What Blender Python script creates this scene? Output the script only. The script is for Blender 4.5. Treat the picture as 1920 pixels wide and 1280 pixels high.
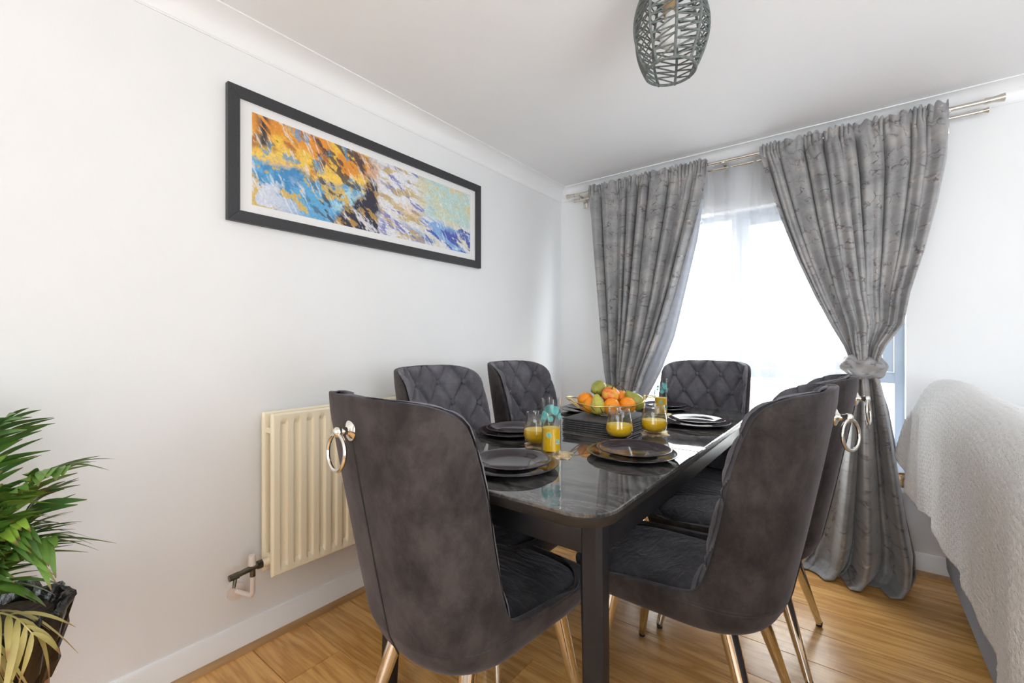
import bpy, bmesh, math, random
import numpy as np
from math import sin, cos, pi, radians
from mathutils import Vector, Matrix
random.seed(7)
SC = bpy.context.scene
for o in list(bpy.data.objects):
    bpy.data.objects.remove(o)
COL = SC.collection

# ------------------------------------------------------------------ camera, world, lights, exposure
CAM = Vector((1.76, 0.0, 1.12))
cd = bpy.data.cameras.new('camera'); cam = bpy.data.objects.new('camera', cd); COL.objects.link(cam)
cd.sensor_width = 36.0; cd.lens = 36.0 * 831 / 1920; cd.clip_start = 0.02
cam.location = CAM; cam.rotation_euler = (pi / 2, 0, radians(37.6))
SC.camera = cam

W = bpy.data.worlds.new('sky'); SC.world = W; W.use_nodes = True
bg = W.node_tree.nodes['Background']
bg.inputs[0].default_value = (0.93, 0.965, 1.0, 1); bg.inputs[1].default_value = 13.0

def area(name, loc, target, sx, sy, power, col=(1, 1, 1), portal=False):
    d = bpy.data.lights.new(name, 'AREA'); d.shape = 'RECTANGLE'; d.size = sx; d.size_y = sy
    d.energy = power; d.color = col
    if portal: d.cycles.is_portal = True
    o = bpy.data.objects.new(name, d); COL.objects.link(o); o.location = loc
    o.rotation_euler = (Vector(target) - Vector(loc)).to_track_quat('-Z', 'Y').to_euler()
    return o
area('window_portal', (1.19, 3.06, 1.16), (1.19, 0, 1.16), 1.6, 1.55, 1, portal=True)
# added fill lights, out of view: behind camera, right side, aimed at ceiling
area('rear_fill', (1.7, -2.75, 1.4), (1.7, 2.6, 1.2), 2.4, 1.7, 41, (0.83, 0.925, 1.0))
area('side_fill', (3.95, 0.7, 1.4), (0.3, 1.9, 1.35), 3.0, 1.6, 27, (0.83, 0.925, 1.0))
area('ceiling_fill', (3.1, 0.0, 0.9), (2.9, 0.5, 2.2), 1.2, 1.2, 29, (0.83, 0.925, 1.0))
sd = bpy.data.lights.new('sun', 'SUN'); sd.energy = 9.0; sd.angle = radians(3); sd.color = (1, 0.95, 0.88)
sun = bpy.data.objects.new('sun', sd); COL.objects.link(sun)
sun.rotation_euler = Vector((0.25, 0.75, -0.8)).to_track_quat('-Z', 'Y').to_euler(); sun.location = (0, -6, 9)

vs = SC.view_settings
vs.view_transform = 'Standard'; vs.look = 'None'; vs.gamma = 1.0; vs.use_curve_mapping = False
vs.exposure = 0.41
SC.cycles.max_bounces = 10; SC.cycles.diffuse_bounces = 6; SC.cycles.transparent_max_bounces = 24
SC.cycles.sample_clamp_indirect = 8.0
SC.cycles.caustics_reflective = False; SC.cycles.caustics_refractive = False

# ------------------------------------------------------------------ materials
MAT = {}
def nmat(name, col=(.8, .8, .8), rough=.5, metal=0., **kw):
    m = bpy.data.materials.new(name); m.use_nodes = True
    p = m.node_tree.nodes['Principled BSDF']
    p.inputs['Base Color'].default_value = (*col, 1); p.inputs['Roughness'].default_value = rough
    p.inputs['Metallic'].default_value = metal
    for k, v in kw.items():
        p.inputs[k.replace('_', ' ')].default_value = v
    MAT[name] = m
    return m, m.node_tree, p
def node(nt, typ, **kw):
    n = nt.nodes.new(typ)
    for k, v in kw.items():
        if k.startswith('i_'):
            key = k[2:].replace('_', ' ')
            n.inputs[int(key) if key.isdigit() else key].default_value = v
        else:
            setattr(n, k, v)
    return n
def ramp(nt, stops, interp='LINEAR'):
    r = nt.nodes.new('ShaderNodeValToRGB'); cr = r.color_ramp; cr.interpolation = interp
    while len(cr.elements) < len(stops): cr.elements.new(0.5)
    for e, (p, c) in zip(cr.elements, stops):
        e.position = p; e.color = (*c, 1) if len(c) == 3 else c
    return r
def coords(nt, scale=(1, 1, 1), kind='Object', rot=(0, 0, 0)):
    t = nt.nodes.new('ShaderNodeTexCoord'); mp = nt.nodes.new('ShaderNodeMapping')
    mp.inputs['Scale'].default_value = scale; mp.inputs['Rotation'].default_value = rot
    nt.links.new(t.outputs[kind], mp.inputs[0])
    return mp.outputs[0]
def bump(nt, p, h, strength=.3, dist=.01):
    b = node(nt, 'ShaderNodeBump'); b.inputs['Strength'].default_value = strength; b.inputs['Distance'].default_value = dist
    nt.links.new(h, b.inputs['Height']); nt.links.new(b.outputs[0], p.inputs['Normal'])
def noisy(name, c1, c2, scale=8, rough=.5, bstr=0., bscale=60, metal=0., detail=6, lo=.35, hi=.65, kind='Object', sc=(1, 1, 1), **kw):
    m, nt, p = nmat(name, c1, rough, metal, **kw)
    co = coords(nt, sc, kind)
    n = node(nt, 'ShaderNodeTexNoise', i_Scale=scale, i_Detail=detail); nt.links.new(co, n.inputs['Vector'])
    r = ramp(nt, [(lo, c1), (hi, c2)]); nt.links.new(n.outputs[0], r.inputs[0]); nt.links.new(r.outputs[0], p.inputs['Base Color'])
    if bstr:
        n2 = node(nt, 'ShaderNodeTexNoise', i_Scale=bscale, i_Detail=4); nt.links.new(co, n2.inputs['Vector'])
        bump(nt, p, n2.outputs[0], bstr, .004)
    return m
WALLC = (.80, .80, .80)
noisy('wall_paint', WALLC, (.815, .815, .815), 3, .65, .08, 160)
noisy('ceiling_paint', (.885, .885, .89), (.895, .895, .90), 3, .75, .05, 140)
noisy('gloss_paint', (.86, .86, .86), (.87, .87, .87), 4, .3)
noisy('oak_trim', (.36, .20, .085), (.46, .27, .12), 6, .4, sc=(8, 1, 8))
noisy('radiator_cream', (.86, .77, .58), (.87, .785, .60), 5, .32)
noisy('black_metal', (.018, .018, .02), (.03, .03, .033), 30, .38)
noisy('frame_black', (.022, .023, .026), (.035, .036, .04), 300, .45, .25, 500)
nmat('paper_white', (.84, .83, .82), .8)
noisy('window_frame_paint', (.36, .43, .52), (.40, .47, .56), 6, .4)
noisy('nickel', (.62, .57, .50), (.70, .65, .58), 20, .25, metal=1.0)
noisy('champagne_metal', (.80, .77, .71), (.85, .82, .76), 12, .08, metal=1.0)
noisy('gold_wire', (.80, .56, .20), (.90, .66, .26), 30, .25, metal=1.0)
noisy('black_rubber', (.012, .012, .012), (.02, .02, .02), 20, .6)
noisy('brass_dark', (.10, .09, .075), (.17, .15, .12), 20, .35, metal=1.0)
noisy('pipe_paint', (.72, .64, .58), (.78, .70, .64), 20, .5)
noisy('plum_glaze', (.022, .013, .017), (.030, .018, .023), 10, .09, Specular_IOR_Level=.42)
noisy('slate_board', (.04, .04, .042), (.075, .075, .077), 90, .55, .3, 300)
noisy('orange_peel', (.92, .27, .006), (.96, .36, .012), 9, .42, .25, 420)
noisy('bin_liner', (.010, .010, .011), (.016, .016, .017), 10, .22, .9, 26, Specular_IOR_Level=.7)
noisy('terracotta_wood', (.34, .12, .04), (.44, .17, .06), 12, .45, sc=(1, 1, .2))
noisy('soil', (.03, .02, .013), (.07, .05, .03), 60, .9, .8, 90)
noisy('rope_grey', (.105, .118, .112), (.18, .198, .19), 120, .8, .6, 500)
noisy('navy_fabric', (.055, .065, .11), (.085, .10, .155), 160, .9, .5, 600, Sheen_Weight=.3)
noisy('lining_cloth', (.50, .53, .60), (.55, .58, .65), 30, .7)
noisy('facade', (.72, .68, .62), (.78, .74, .68), 4, .9)
noisy('facade_band', (.50, .53, .56), (.55, .58, .61), 4, .9)
noisy('facade_window', (.22, .24, .27), (.30, .32, .35), 2, .25)
noisy('asphalt', (.20, .20, .20), (.26, .26, .26), 5, .9)
noisy('basket_brown', (.20, .115, .045), (.40, .26, .12), 55, .9, 1., 120)
noisy('bulb_brown', (.42, .25, .11), (.50, .31, .15), 20, .5)
noisy('stem_brown', (.09, .045, .02), (.14, .07, .03), 40, .7)
nmat('bulb_white', (.85, .84, .82), .25)
nmat('black_gloss', (.012, .012, .013), .2)

def m_velvet(name, c1, c2, c3):
    m, nt, p = nmat(name, c1, .85, Sheen_Weight=.22, Sheen_Roughness=.4)
    p.inputs['Sheen Tint'].default_value = (.75, .72, .80, 1); p.inputs['Specular IOR Level'].default_value = .15
    co = coords(nt)
    n = node(nt, 'ShaderNodeTexNoise', i_Scale=9., i_Detail=8, i_Roughness=.7, i_Distortion=.15); nt.links.new(coords(nt, (1.1, 1.1, .8)), n.inputs['Vector'])
    r = ramp(nt, [(.38, c3), (.50, c1), (.62, c2)]); nt.links.new(n.outputs[0], r.inputs[0])
    nt.links.new(r.outputs[0], p.inputs['Base Color'])
    n2 = node(nt, 'ShaderNodeTexNoise', i_Scale=420., i_Detail=3); nt.links.new(co, n2.inputs['Vector'])
    bump(nt, p, n2.outputs[0], .25, .002)
    return nt, p, co
m_velvet('velvet', (.046, .039, .038), (.066, .057, .055), (.028, .024, .024))
nt, p, co = m_velvet('velvet_seat', (.045, .043, .047), (.068, .065, .072), (.032, .030, .033))
n2 = node(nt, 'ShaderNodeTexNoise', i_Scale=7., i_Detail=4, i_Distortion=2.5); nt.links.new(coords(nt, (1, 3, 1)), n2.inputs['Vector'])
bump(nt, p, n2.outputs[0], .55, .02)
m_velvet('velvet_inner', (.125, .119, .132), (.165, .158, .175), (.092, .088, .099))

# marble-print curtain velvet
m, nt, p = nmat('curtain_velvet', (.3, .3, .3), .55, Sheen_Weight=.35, Sheen_Roughness=.4)
co = coords(nt, (1, 1.7, 1), kind='UV')
nz = node(nt, 'ShaderNodeTexNoise', i_Scale=5., i_Detail=6, i_Roughness=.6); nt.links.new(co, nz.inputs['Vector'])
mx = node(nt, 'ShaderNodeMixRGB', blend_type='LINEAR_LIGHT'); mx.inputs[0].default_value = .10
nt.links.new(co, mx.inputs[1]); nt.links.new(nz.outputs['Color'], mx.inputs[2])
vo = node(nt, 'ShaderNodeTexVoronoi', feature='DISTANCE_TO_EDGE', i_Scale=10.); nt.links.new(mx.outputs[0], vo.inputs['Vector'])
vr = ramp(nt, [(0., (.95, .95, .95)), (.018, (.6, .6, .6)), (.055, (0, 0, 0))]); nt.links.new(vo.outputs['Distance'], vr.inputs[0])
n3 = node(nt, 'ShaderNodeTexNoise', i_Scale=11., i_Detail=4); nt.links.new(co, n3.inputs['Vector'])
r3 = ramp(nt, [(.45, (0, 0, 0)), (.60, (1, 1, 1))]); nt.links.new(n3.outputs[0], r3.inputs[0])
mu = node(nt, 'ShaderNodeMath', operation='MULTIPLY'); nt.links.new(vr.outputs[0], mu.inputs[0]); nt.links.new(r3.outputs[0], mu.inputs[1])
n4 = node(nt, 'ShaderNodeTexNoise', i_Scale=3., i_Detail=8, i_Roughness=.7); nt.links.new(co, n4.inputs['Vector'])
base = ramp(nt, [(.35, (.19, .185, .185)), (.5, (.29, .285, .285)), (.66, (.41, .375, .355))]); nt.links.new(n4.outputs[0], base.inputs[0])
mv = node(nt, 'ShaderNodeMixRGB'); nt.links.new(mu.outputs[0], mv.inputs[0]); nt.links.new(base.outputs[0], mv.inputs[1])
n5 = node(nt, 'ShaderNodeTexNoise', i_Scale=16., i_Detail=2); nt.links.new(co, n5.inputs['Vector'])
vc = ramp(nt, [(.45, (.05, .045, .05)), (.58, (.10, .05, .045)), (.68, (.62, .50, .44))]); nt.links.new(n5.outputs[0], vc.inputs[0])
nt.links.new(vc.outputs[0], mv.inputs[2]); nt.links.new(mv.outputs[0], p.inputs['Base Color'])

# sheer voile
m = bpy.data.materials.new('sheer_voile'); m.use_nodes = True; MAT['sheer_voile'] = m; nt = m.node_tree; nt.nodes.clear()
out = node(nt, 'ShaderNodeOutputMaterial'); mixs = node(nt, 'ShaderNodeMixShader'); tr = node(nt, 'ShaderNodeBsdfTransparent')
tl = node(nt, 'ShaderNodeBsdfTranslucent'); df = node(nt, 'ShaderNodeBsdfDiffuse'); mix2 = node(nt, 'ShaderNodeMixShader', i_0=.4)
wv = node(nt, 'ShaderNodeTexNoise', i_Scale=900., i_Detail=1); nt.links.new(coords(nt, kind='UV'), wv.inputs['Vector'])
rr = ramp(nt, [(.3, (.40, .40, .40)), (.7, (.52, .52, .52))]); nt.links.new(wv.outputs[0], rr.inputs[0])
tl.inputs[0].default_value = (.46, .46, .48, 1); df.inputs[0].default_value = (.93, .93, .94, 1)
nt.links.new(tl.outputs[0], mix2.inputs[1]); nt.links.new(df.outputs[0], mix2.inputs[2])
nt.links.new(rr.outputs[0], mixs.inputs[0]); nt.links.new(tr.outputs[0], mixs.inputs[1]); nt.links.new(mix2.outputs[0], mixs.inputs[2])
nt.links.new(mixs.outputs[0], out.inputs[0])

def thin_glass(name, tint=(1, 1, 1), refl=.06):
    m = bpy.data.materials.new(name); m.use_nodes = True; MAT[name] = m; nt = m.node_tree; nt.nodes.clear()
    out = node(nt, 'ShaderNodeOutputMaterial'); mx = node(nt, 'ShaderNodeMixShader')
    tr = node(nt, 'ShaderNodeBsdfTransparent'); tr.inputs[0].default_value = (*tint, 1)
    gl = node(nt, 'ShaderNodeBsdfGlossy'); gl.inputs['Roughness'].default_value = .01
    fr = node(nt, 'ShaderNodeFresnel', i_IOR=1.45); ad = node(nt, 'ShaderNodeMath', operation='MULTIPLY'); ad.inputs[1].default_value = refl
    ge = node(nt, 'ShaderNodeNewGeometry'); iv = node(nt, 'ShaderNodeMath', operation='SUBTRACT', use_clamp=True); iv.inputs[0].default_value = 1
    nt.links.new(ge.outputs['Backfacing'], iv.inputs[1]); fm = node(nt, 'ShaderNodeMath', operation='MULTIPLY'); nt.links.new(fr.outputs[0], fm.inputs[0]); nt.links.new(iv.outputs[0], fm.inputs[1])
    nt.links.new(fm.outputs[0], ad.inputs[0]); nt.links.new(ad.outputs[0], mx.inputs[0])
    nt.links.new(tr.outputs[0], mx.inputs[1]); nt.links.new(gl.outputs[0], mx.inputs[2]); nt.links.new(mx.outputs[0], out.inputs[0])
thin_glass('window_glass', (.97, .98, .98), .9)
thin_glass('picture_glass', (1, 1, 1), .9)
thin_glass('drink_glass', (.955, .965, .968), 2.6)
m = bpy.data.materials.new('teal_glass'); m.use_nodes = True; MAT['teal_glass'] = m; nt = m.node_tree; nt.nodes.clear()
out = node(nt, 'ShaderNodeOutputMaterial'); mx = node(nt, 'ShaderNodeMixShader', i_0=.38); tr = node(nt, 'ShaderNodeBsdfTransparent'); df = node(nt, 'ShaderNodeBsdfDiffuse'); df.inputs[0].default_value = (.30, .85, .80, 1)
nt.links.new(tr.outputs[0], mx.inputs[1]); nt.links.new(df.outputs[0], mx.inputs[2]); nt.links.new(mx.outputs[0], out.inputs[0])

# orange juice
nmat('juice', (1.0, .56, .004), .35)
nmat('juice_foam', (.93, .66, .12), .5)
nmat('teal_dot', (.05, .45, .46), .3)

# floor laminate planks
m, nt, p = nmat('oak_laminate', (.5, .3, .15), .25, Specular_IOR_Level=.5)
oi = node(nt, 'ShaderNodeObjectInfo')
tc = node(nt, 'ShaderNodeTexCoord'); va = node(nt, 'ShaderNodeVectorMath', operation='ADD'); vm = node(nt, 'ShaderNodeVectorMath', operation='SCALE')
cx = node(nt, 'ShaderNodeCombineXYZ'); nt.links.new(oi.outputs['Random'], cx.inputs[0]); nt.links.new(oi.outputs['Random'], cx.inputs[1])
nt.links.new(cx.outputs[0], vm.inputs[0]); vm.inputs['Scale'].default_value = 37.
nt.links.new(tc.outputs['Object'], va.inputs[0]); nt.links.new(vm.outputs[0], va.inputs[1])
mp = node(nt, 'ShaderNodeMapping'); mp.inputs['Scale'].default_value = (.9, 7., 1); nt.links.new(va.outputs[0], mp.inputs[0])
nz = node(nt, 'ShaderNodeTexNoise', i_Scale=2.2, i_Detail=3, i_Distortion=.4); nt.links.new(mp.outputs[0], nz.inputs['Vector'])
ml = node(nt, 'ShaderNodeMath', operation='MULTIPLY'); ml.inputs[1].default_value = 22.; nt.links.new(nz.outputs[0], ml.inputs[0])
sn = node(nt, 'ShaderNodeMath', operation='SINE'); nt.links.new(ml.outputs[0], sn.inputs[0])
gr = ramp(nt, [(0., (.50, .255, .085)), (.18, (.58, .315, .108)), (.7, (.64, .355, .128)), (1., (.68, .385, .142))])
ms = node(nt, 'ShaderNodeMath', operation='MULTIPLY_ADD'); ms.inputs[1].default_value = .5; ms.inputs[2].default_value = .5
nt.links.new(sn.outputs[0], ms.inputs[0]); nt.links.new(ms.outputs[0], gr.inputs[0])
mp2 = node(nt, 'ShaderNodeMapping'); mp2.inputs['Scale'].default_value = (5., 130., 1); nt.links.new(va.outputs[0], mp2.inputs[0])
nf = node(nt, 'ShaderNodeTexNoise', i_Scale=1., i_Detail=5); nt.links.new(mp2.outputs[0], nf.inputs['Vector'])
fr = ramp(nt, [(.32, (.76, .74, .72)), (.5, (1.0, 1.0, 1.0)), (.7, (1.08, 1.08, 1.08))]); nt.links.new(nf.outputs[0], fr.inputs[0])
mm = node(nt, 'ShaderNodeMixRGB', blend_type='MULTIPLY'); mm.inputs[0].default_value = .85
nt.links.new(gr.outputs[0], mm.inputs[1]); nt.links.new(fr.outputs[0], mm.inputs[2])
hs = node(nt, 'ShaderNodeHueSaturation', i_Saturation=1.03); vr_ = node(nt, 'ShaderNodeMath', operation='MULTIPLY_ADD'); vr_.inputs[1].default_value = .22; vr_.inputs[2].default_value = 1.02
nt.links.new(oi.outputs['Random'], vr_.inputs[0]); nt.links.new(vr_.outputs[0], hs.inputs['Value']); nt.links.new(mm.outputs[0], hs.inputs['Color'])
nt.links.new(hs.outputs[0], p.inputs['Base Color'])
bump(nt, p, nf.outputs[0], .06, .002)

# table top: glossy dark marble glass
m, nt, p = nmat('table_marble', (.03, .03, .03), .035, Specular_IOR_Level=.75, Coat_Weight=.2, Coat_Roughness=.02)
co = coords(nt, (1, 2.2, 1), rot=(0, 0, .5))
n1 = node(nt, 'ShaderNodeTexNoise', i_Scale=6., i_Detail=12, i_Roughness=.72, i_Distortion=.55); nt.links.new(co, n1.inputs['Vector'])
r1 = ramp(nt, [(.36, (.012, .012, .013)), (.47, (.050, .048, .047)), (.54, (.12, .112, .106)), (.60, (.045, .043, .042)), (.70, (.20, .185, .17))]); nt.links.new(n1.outputs[0], r1.inputs[0])
nt.links.new(r1.outputs[0], p.inputs['Base Color'])
noisy('table_edge', (.022, .020, .018), (.030, .027, .025), 20, .38, Specular_IOR_Level=.35)
noisy('table_frame', (.010, .010, .012), (.016, .016, .019), 20, .42, Specular_IOR_Level=.35)

# knitted throw
m, nt, p = nmat('knit_throw', (.80, .775, .75), .95, Sheen_Weight=.4)
co = coords(nt, kind='UV')
vo = node(nt, 'ShaderNodeTexVoronoi', i_Scale=62., i_Randomness=.35); nt.links.new(co, vo.inputs['Vector'])
nf = node(nt, 'ShaderNodeTexNoise', i_Scale=300., i_Detail=3); nt.links.new(co, nf.inputs['Vector'])
ng = node(nt, 'ShaderNodeTexNoise', i_Scale=4., i_Detail=2); nt.links.new(co, ng.inputs['Vector'])
cr = ramp(nt, [(.25, (.94, .94, .94)), (.65, (.93, .925, .92)), (.9, (.74, .72, .71))]); nt.links.new(vo.outputs['Distance'], cr.inputs[0]); nt.links.new(cr.outputs[0], p.inputs['Base Color'])
sb = node(nt, 'ShaderNodeMath', operation='MULTIPLY_ADD'); sb.inputs[1].default_value = -1.; nt.links.new(vo.outputs['Distance'], sb.inputs[0]); nt.links.new(nf.outputs[0], sb.inputs[2])
bump(nt, p, sb.outputs[0], .75, .010)

# leaves
def m_leaf(name, a, b, tip=(.22, .12, .05), t0=.9):
    m, nt, p = nmat(name, a, .42, Specular_IOR_Level=.45)
    tc = node(nt, 'ShaderNodeTexCoord'); sp = node(nt, 'ShaderNodeSeparateXYZ'); nt.links.new(tc.outputs['UV'], sp.inputs[0])
    n = node(nt, 'ShaderNodeTexNoise', i_Scale=14., i_Detail=3); nt.links.new(tc.outputs['Object'], n.inputs['Vector'])
    r = ramp(nt, [(.35, a), (.65, b)]); nt.links.new(n.outputs[0], r.inputs[0])
    rt = ramp(nt, [(t0, (0, 0, 0)), (min(1, t0 + .08), (1, 1, 1))]); nt.links.new(sp.outputs[1], rt.inputs[0])
    mx = node(nt, 'ShaderNodeMixRGB'); mx.inputs[2].default_value = (*tip, 1)
    nt.links.new(rt.outputs[0], mx.inputs[0]); nt.links.new(r.outputs[0], mx.inputs[1]); nt.links.new(mx.outputs[0], p.inputs['Base Color'])
m_leaf('leaf_green', (.12, .25, .04), (.20, .36, .065))
m_leaf('leaf_bright', (.26, .44, .05), (.40, .56, .10), t0=.85)
m_leaf('leaf_dark', (.075, .17, .04), (.12, .23, .05), t0=.95)
m_leaf('leaf_straw', (.50, .42, .13), (.66, .55, .22), (.40, .22, .08), .8)

def m_fruit(name, stops, scale=4., rough=.35):
    m, nt, p = nmat(name, stops[0][1], rough)
    n = node(nt, 'ShaderNodeTexNoise', i_Scale=scale, i_Detail=3); nt.links.new(coords(nt, kind='Generated'), n.inputs['Vector'])
    r = ramp(nt, stops); nt.links.new(n.outputs[0], r.inputs[0]); nt.links.new(r.outputs[0], p.inputs['Base Color'])
m_fruit('pear_yellow', [(.3, (.42, .42, .06)), (.5, (.55, .52, .10)), (.7, (.50, .36, .06))])
m_fruit('pear_green', [(.3, (.20, .25, .03)), (.5, (.30, .33, .05)), (.7, (.32, .26, .05))])
m_fruit('apple_skin', [(.38, (.85, .45, .06)), (.5, (.80, .20, .04)), (.62, (.50, .02, .02))], 2.2)

def m_attr(name, rough=.6):
    m, nt, p = nmat(name, (.5, .5, .5), rough)
    a = node(nt, 'ShaderNodeVertexColor', layer_name='print'); nt.links.new(a.outputs[0], p.inputs['Base Color'])
m_attr('art_print')
noisy('coaster_gold', (.62, .46, .25), (.85, .70, .48), 40, .38, .5, 120, metal=.75)

# ------------------------------------------------------------------ mesh helpers
def link(name, me, mat, parent=None, smooth=True):
    o = bpy.data.objects.new(name, me); COL.objects.link(o)
    if mat is not None and not me.materials: me.materials.append(MAT[mat] if isinstance(mat, str) else mat)
    if smooth and len(me.polygons): me.polygons.foreach_set('use_smooth', [True] * len(me.polygons))
    if parent is not None: o.parent = parent
    return o
def mesh(name, vs, fs, mat, parent=None, smooth=True, uv=None):
    me = bpy.data.meshes.new(name); me.from_pydata([tuple(v) for v in vs], [], fs); me.update()
    if uv is not None:
        l = me.uv_layers.new(name='UVMap'); idx = np.empty(len(me.loops), int); me.loops.foreach_get('vertex_index', idx)
        l.data.foreach_set('uv', np.asarray(uv, float)[idx].ravel())
    return link(name, me, mat, parent, smooth)
def grid_faces(nu, nv, off=0, wrap=False):
    f = []
    for j in range(nv - 1):
        for i in range(nu if wrap else nu - 1):
            a = off + j * nu + i; b = off + j * nu + (i + 1) % nu
            f.append((a, b, b + nu, a + nu))
    return f
class MB:
    """collects shapes into one mesh"""
    def __init__(s): s.v = []; s.f = []
    def add(s, v, f):
        o = len(s.v); s.v += [tuple(x) for x in v]; s.f += [tuple(i + o for i in q) for q in f]; return s
    def box(s, x0, y0, z0, x1, y1, z1):
        v = [(x, y, z) for z in (z0, z1) for y in (y0, y1) for x in (x0, x1)]
        return s.add(v, [(0, 2, 3, 1), (4, 5, 7, 6), (0, 1, 5, 4), (2, 6, 7, 3), (0, 4, 6, 2), (1, 3, 7, 5)])
    def tube(s, pts, r, seg=8, closed=False):
        pts = [Vector(p) for p in pts]; n = len(pts); rs = r if isinstance(r, (list, tuple)) else [r] * n
        vs = []; prev = None
        for i, p in enumerate(pts):
            if closed: t = pts[(i + 1) % n] - pts[i - 1]
            else: t = pts[min(i + 1, n - 1)] - pts[max(i - 1, 0)]
            t = t.normalized() if t.length > 1e-9 else Vector((0, 0, 1))
            if prev is None:
                a = Vector((0, 0, 1)) if abs(t.z) < .9 else Vector((1, 0, 0)); u = t.cross(a).normalized()
            else:
                u = prev - t * prev.dot(t); u = u.normalized() if u.length > 1e-6 else t.orthogonal().normalized()
            prev = u; w = t.cross(u)
            for k in range(seg):
                a = 2 * pi * k / seg; vs.append(p + (u * cos(a) + w * sin(a)) * rs[i])
        f = []
        for i in range(n if closed else n - 1):
            for k in range(seg):
                a = i * seg + k; b = i * seg + (k + 1) % seg; c = ((i + 1) % n) * seg + k; d = ((i + 1) % n) * seg + (k + 1) % seg
                f.append((a, b, d, c))
        if not closed: f += [tuple(range(seg))[::-1], tuple((n - 1) * seg + k for k in range(seg))]
        return s.add(vs, f)
    def lathe(s, prof, seg=32, loc=(0, 0, 0), cap0=True, cap1=True):
        vs = [(loc[0] + r * cos(2 * pi * k / seg), loc[1] + r * sin(2 * pi * k / seg), loc[2] + z) for r, z in prof for k in range(seg)]
        f = grid_faces(seg, len(prof), wrap=True)
        if cap0: f.append(tuple(range(seg))[::-1])
        if cap1: f.append(tuple((len(prof) - 1) * seg + k for k in range(seg)))
        return s.add(vs, f)
    def build(s, name, mat, parent=None, smooth=True, bevel=0, seg=2):
        o = mesh(name, s.v, s.f, mat, parent, smooth)
        if bevel:
            bm = bmesh.new(); bm.from_mesh(o.data)
            es = [e for e in bm.edges if len(e.link_faces) == 2 and e.calc_face_angle() > .6]
            bmesh.ops.bevel(bm, geom=es, offset=bevel, segments=seg, profile=.5, affect='EDGES', clamp_overlap=True)
            bm.to_mesh(o.data); bm.free()
            o.data.polygons.foreach_set('use_smooth', [smooth] * len(o.data.polygons))
        fix_normals(o.data)
        if smooth:
            sharp(o.data)
            for p in o.data.polygons:
                if len(p.vertices) >= 14: p.use_smooth = False
        return o
def fix_normals(me):
    bm = bmesh.new(); bm.from_mesh(me); bmesh.ops.recalc_face_normals(bm, faces=bm.faces); bm.to_mesh(me); bm.free()
def sharp(me, ang=40):
    try: me.set_sharp_from_angle(angle=radians(ang))
    except Exception: pass
def tag(o, label, cat, group=None):
    o['label'] = label; o['category'] = cat
    if group: o['group'] = group
    return o
def thing(name, label, cat, loc=(0, 0, 0), rz=0, group=None):
    o = bpy.data.objects.new(name, None); COL.objects.link(o); o.location = loc; o.rotation_euler = (0, 0, rz); o.empty_display_size = .05
    return tag(o, label, cat, group)
def kids(o): return [c for c in COL.objects if c.parent == o]
def dup(src, loc, rz, label, group=None):
    r = src.copy(); COL.objects.link(r); r.location = loc; r.rotation_euler = (0, 0, rz); tag(r, label, src['category'], group or src.get('group'))
    def rec(a, b):
        for c in list(a.children):
            d = c.copy(); COL.objects.link(d); d.parent = b; rec(c, d)
    rec(src, r)
    return r
def struct(o): o['kind'] = 'structure'; return o
def stuff(o): o['kind'] = 'stuff'; return o
def mod_sub(o, lv=1):
    m = o.modifiers.new('subd', 'SUBSURF'); m.levels = lv; m.render_levels = lv; return o
def itp(tab, x):
    xs = [t[0] for t in tab]; ys = [t[1] for t in tab]
    return float(np.interp(x, xs, ys))

# ------------------------------------------------------------------ room shell
XR, YB, YF, ZC = 4.0, 2.90, -3.0, 2.257
WX0, WX1, WZ0, WZ1 = .42, 1.965, .415, 1.905   # window opening
struct(MB().box(-.12, YF - .12, -.06, XR + .12, YB + .25, -.008).build('floor', 'black_rubber', smooth=False))
FLOOR = COL.objects['floor']
# laminate planks, one object each
PW = .195; y = .895 - 20 * PW; k = 0; pm = {}
while y < YB - .01:
    y1 = min(y + PW, YB); off = [.285, -.42, .93, .05, -.72, .62][(k * 5 + 4) % 6]
    if abs(y - (.895 - PW)) < .01: off = .285
    x = off - 1.285 * (1 + (off > .0) * 1)
    while x < XR:
        x0, x1 = max(x, 0.), min(x + 1.285, XR)
        if x1 - x0 > .02 and y1 > YF:
            key = (round(x1 - x0, 3), round(y1 - y, 3))
            if key not in pm:
                a, b = key; e = .0019
                v = [(-a / 2 + e, -b / 2 + e, .0), (a / 2 - e, -b / 2 + e, .0), (a / 2 - e, b / 2 - e, .0), (-a / 2 + e, b / 2 - e, .0)]
                lo = [(-a / 2, -b / 2, -.007), (a / 2, -b / 2, -.007), (a / 2, b / 2, -.007), (-a / 2, b / 2, -.007)]
                me = bpy.data.meshes.new('plank'); me.from_pydata(v + lo, [], [(0, 1, 2, 3), (0, 4, 5, 1), (1, 5, 6, 2), (2, 6, 7, 3), (3, 7, 4, 0)])
                me.materials.append(MAT['oak_laminate']); pm[key] = me
            o = bpy.data.objects.new('plank', pm[key]); COL.objects.link(o); o.parent = FLOOR; o.location = ((x0 + x1) / 2, (y + y1) / 2, 0)
        x += 1.285
    y += PW; k += 1
struct(MB().box(-.12, YF - .12, ZC, XR + .12, YB + .25, ZC + .1).build('ceiling', 'ceiling_paint', smooth=False))
struct(MB().box(-.12, YF - .12, 0, 0, YB + .25, ZC).build('wall_left', 'wall_paint', smooth=False))
struct(MB().box(XR, YF - .12, 0, XR + .12, YB + .25, ZC).build('wall_right', 'wall_paint', smooth=False))
struct(MB().box(0, YF - .12, 0, XR, YF, ZC).build('wall_front', 'wall_paint', smooth=False))
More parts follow.
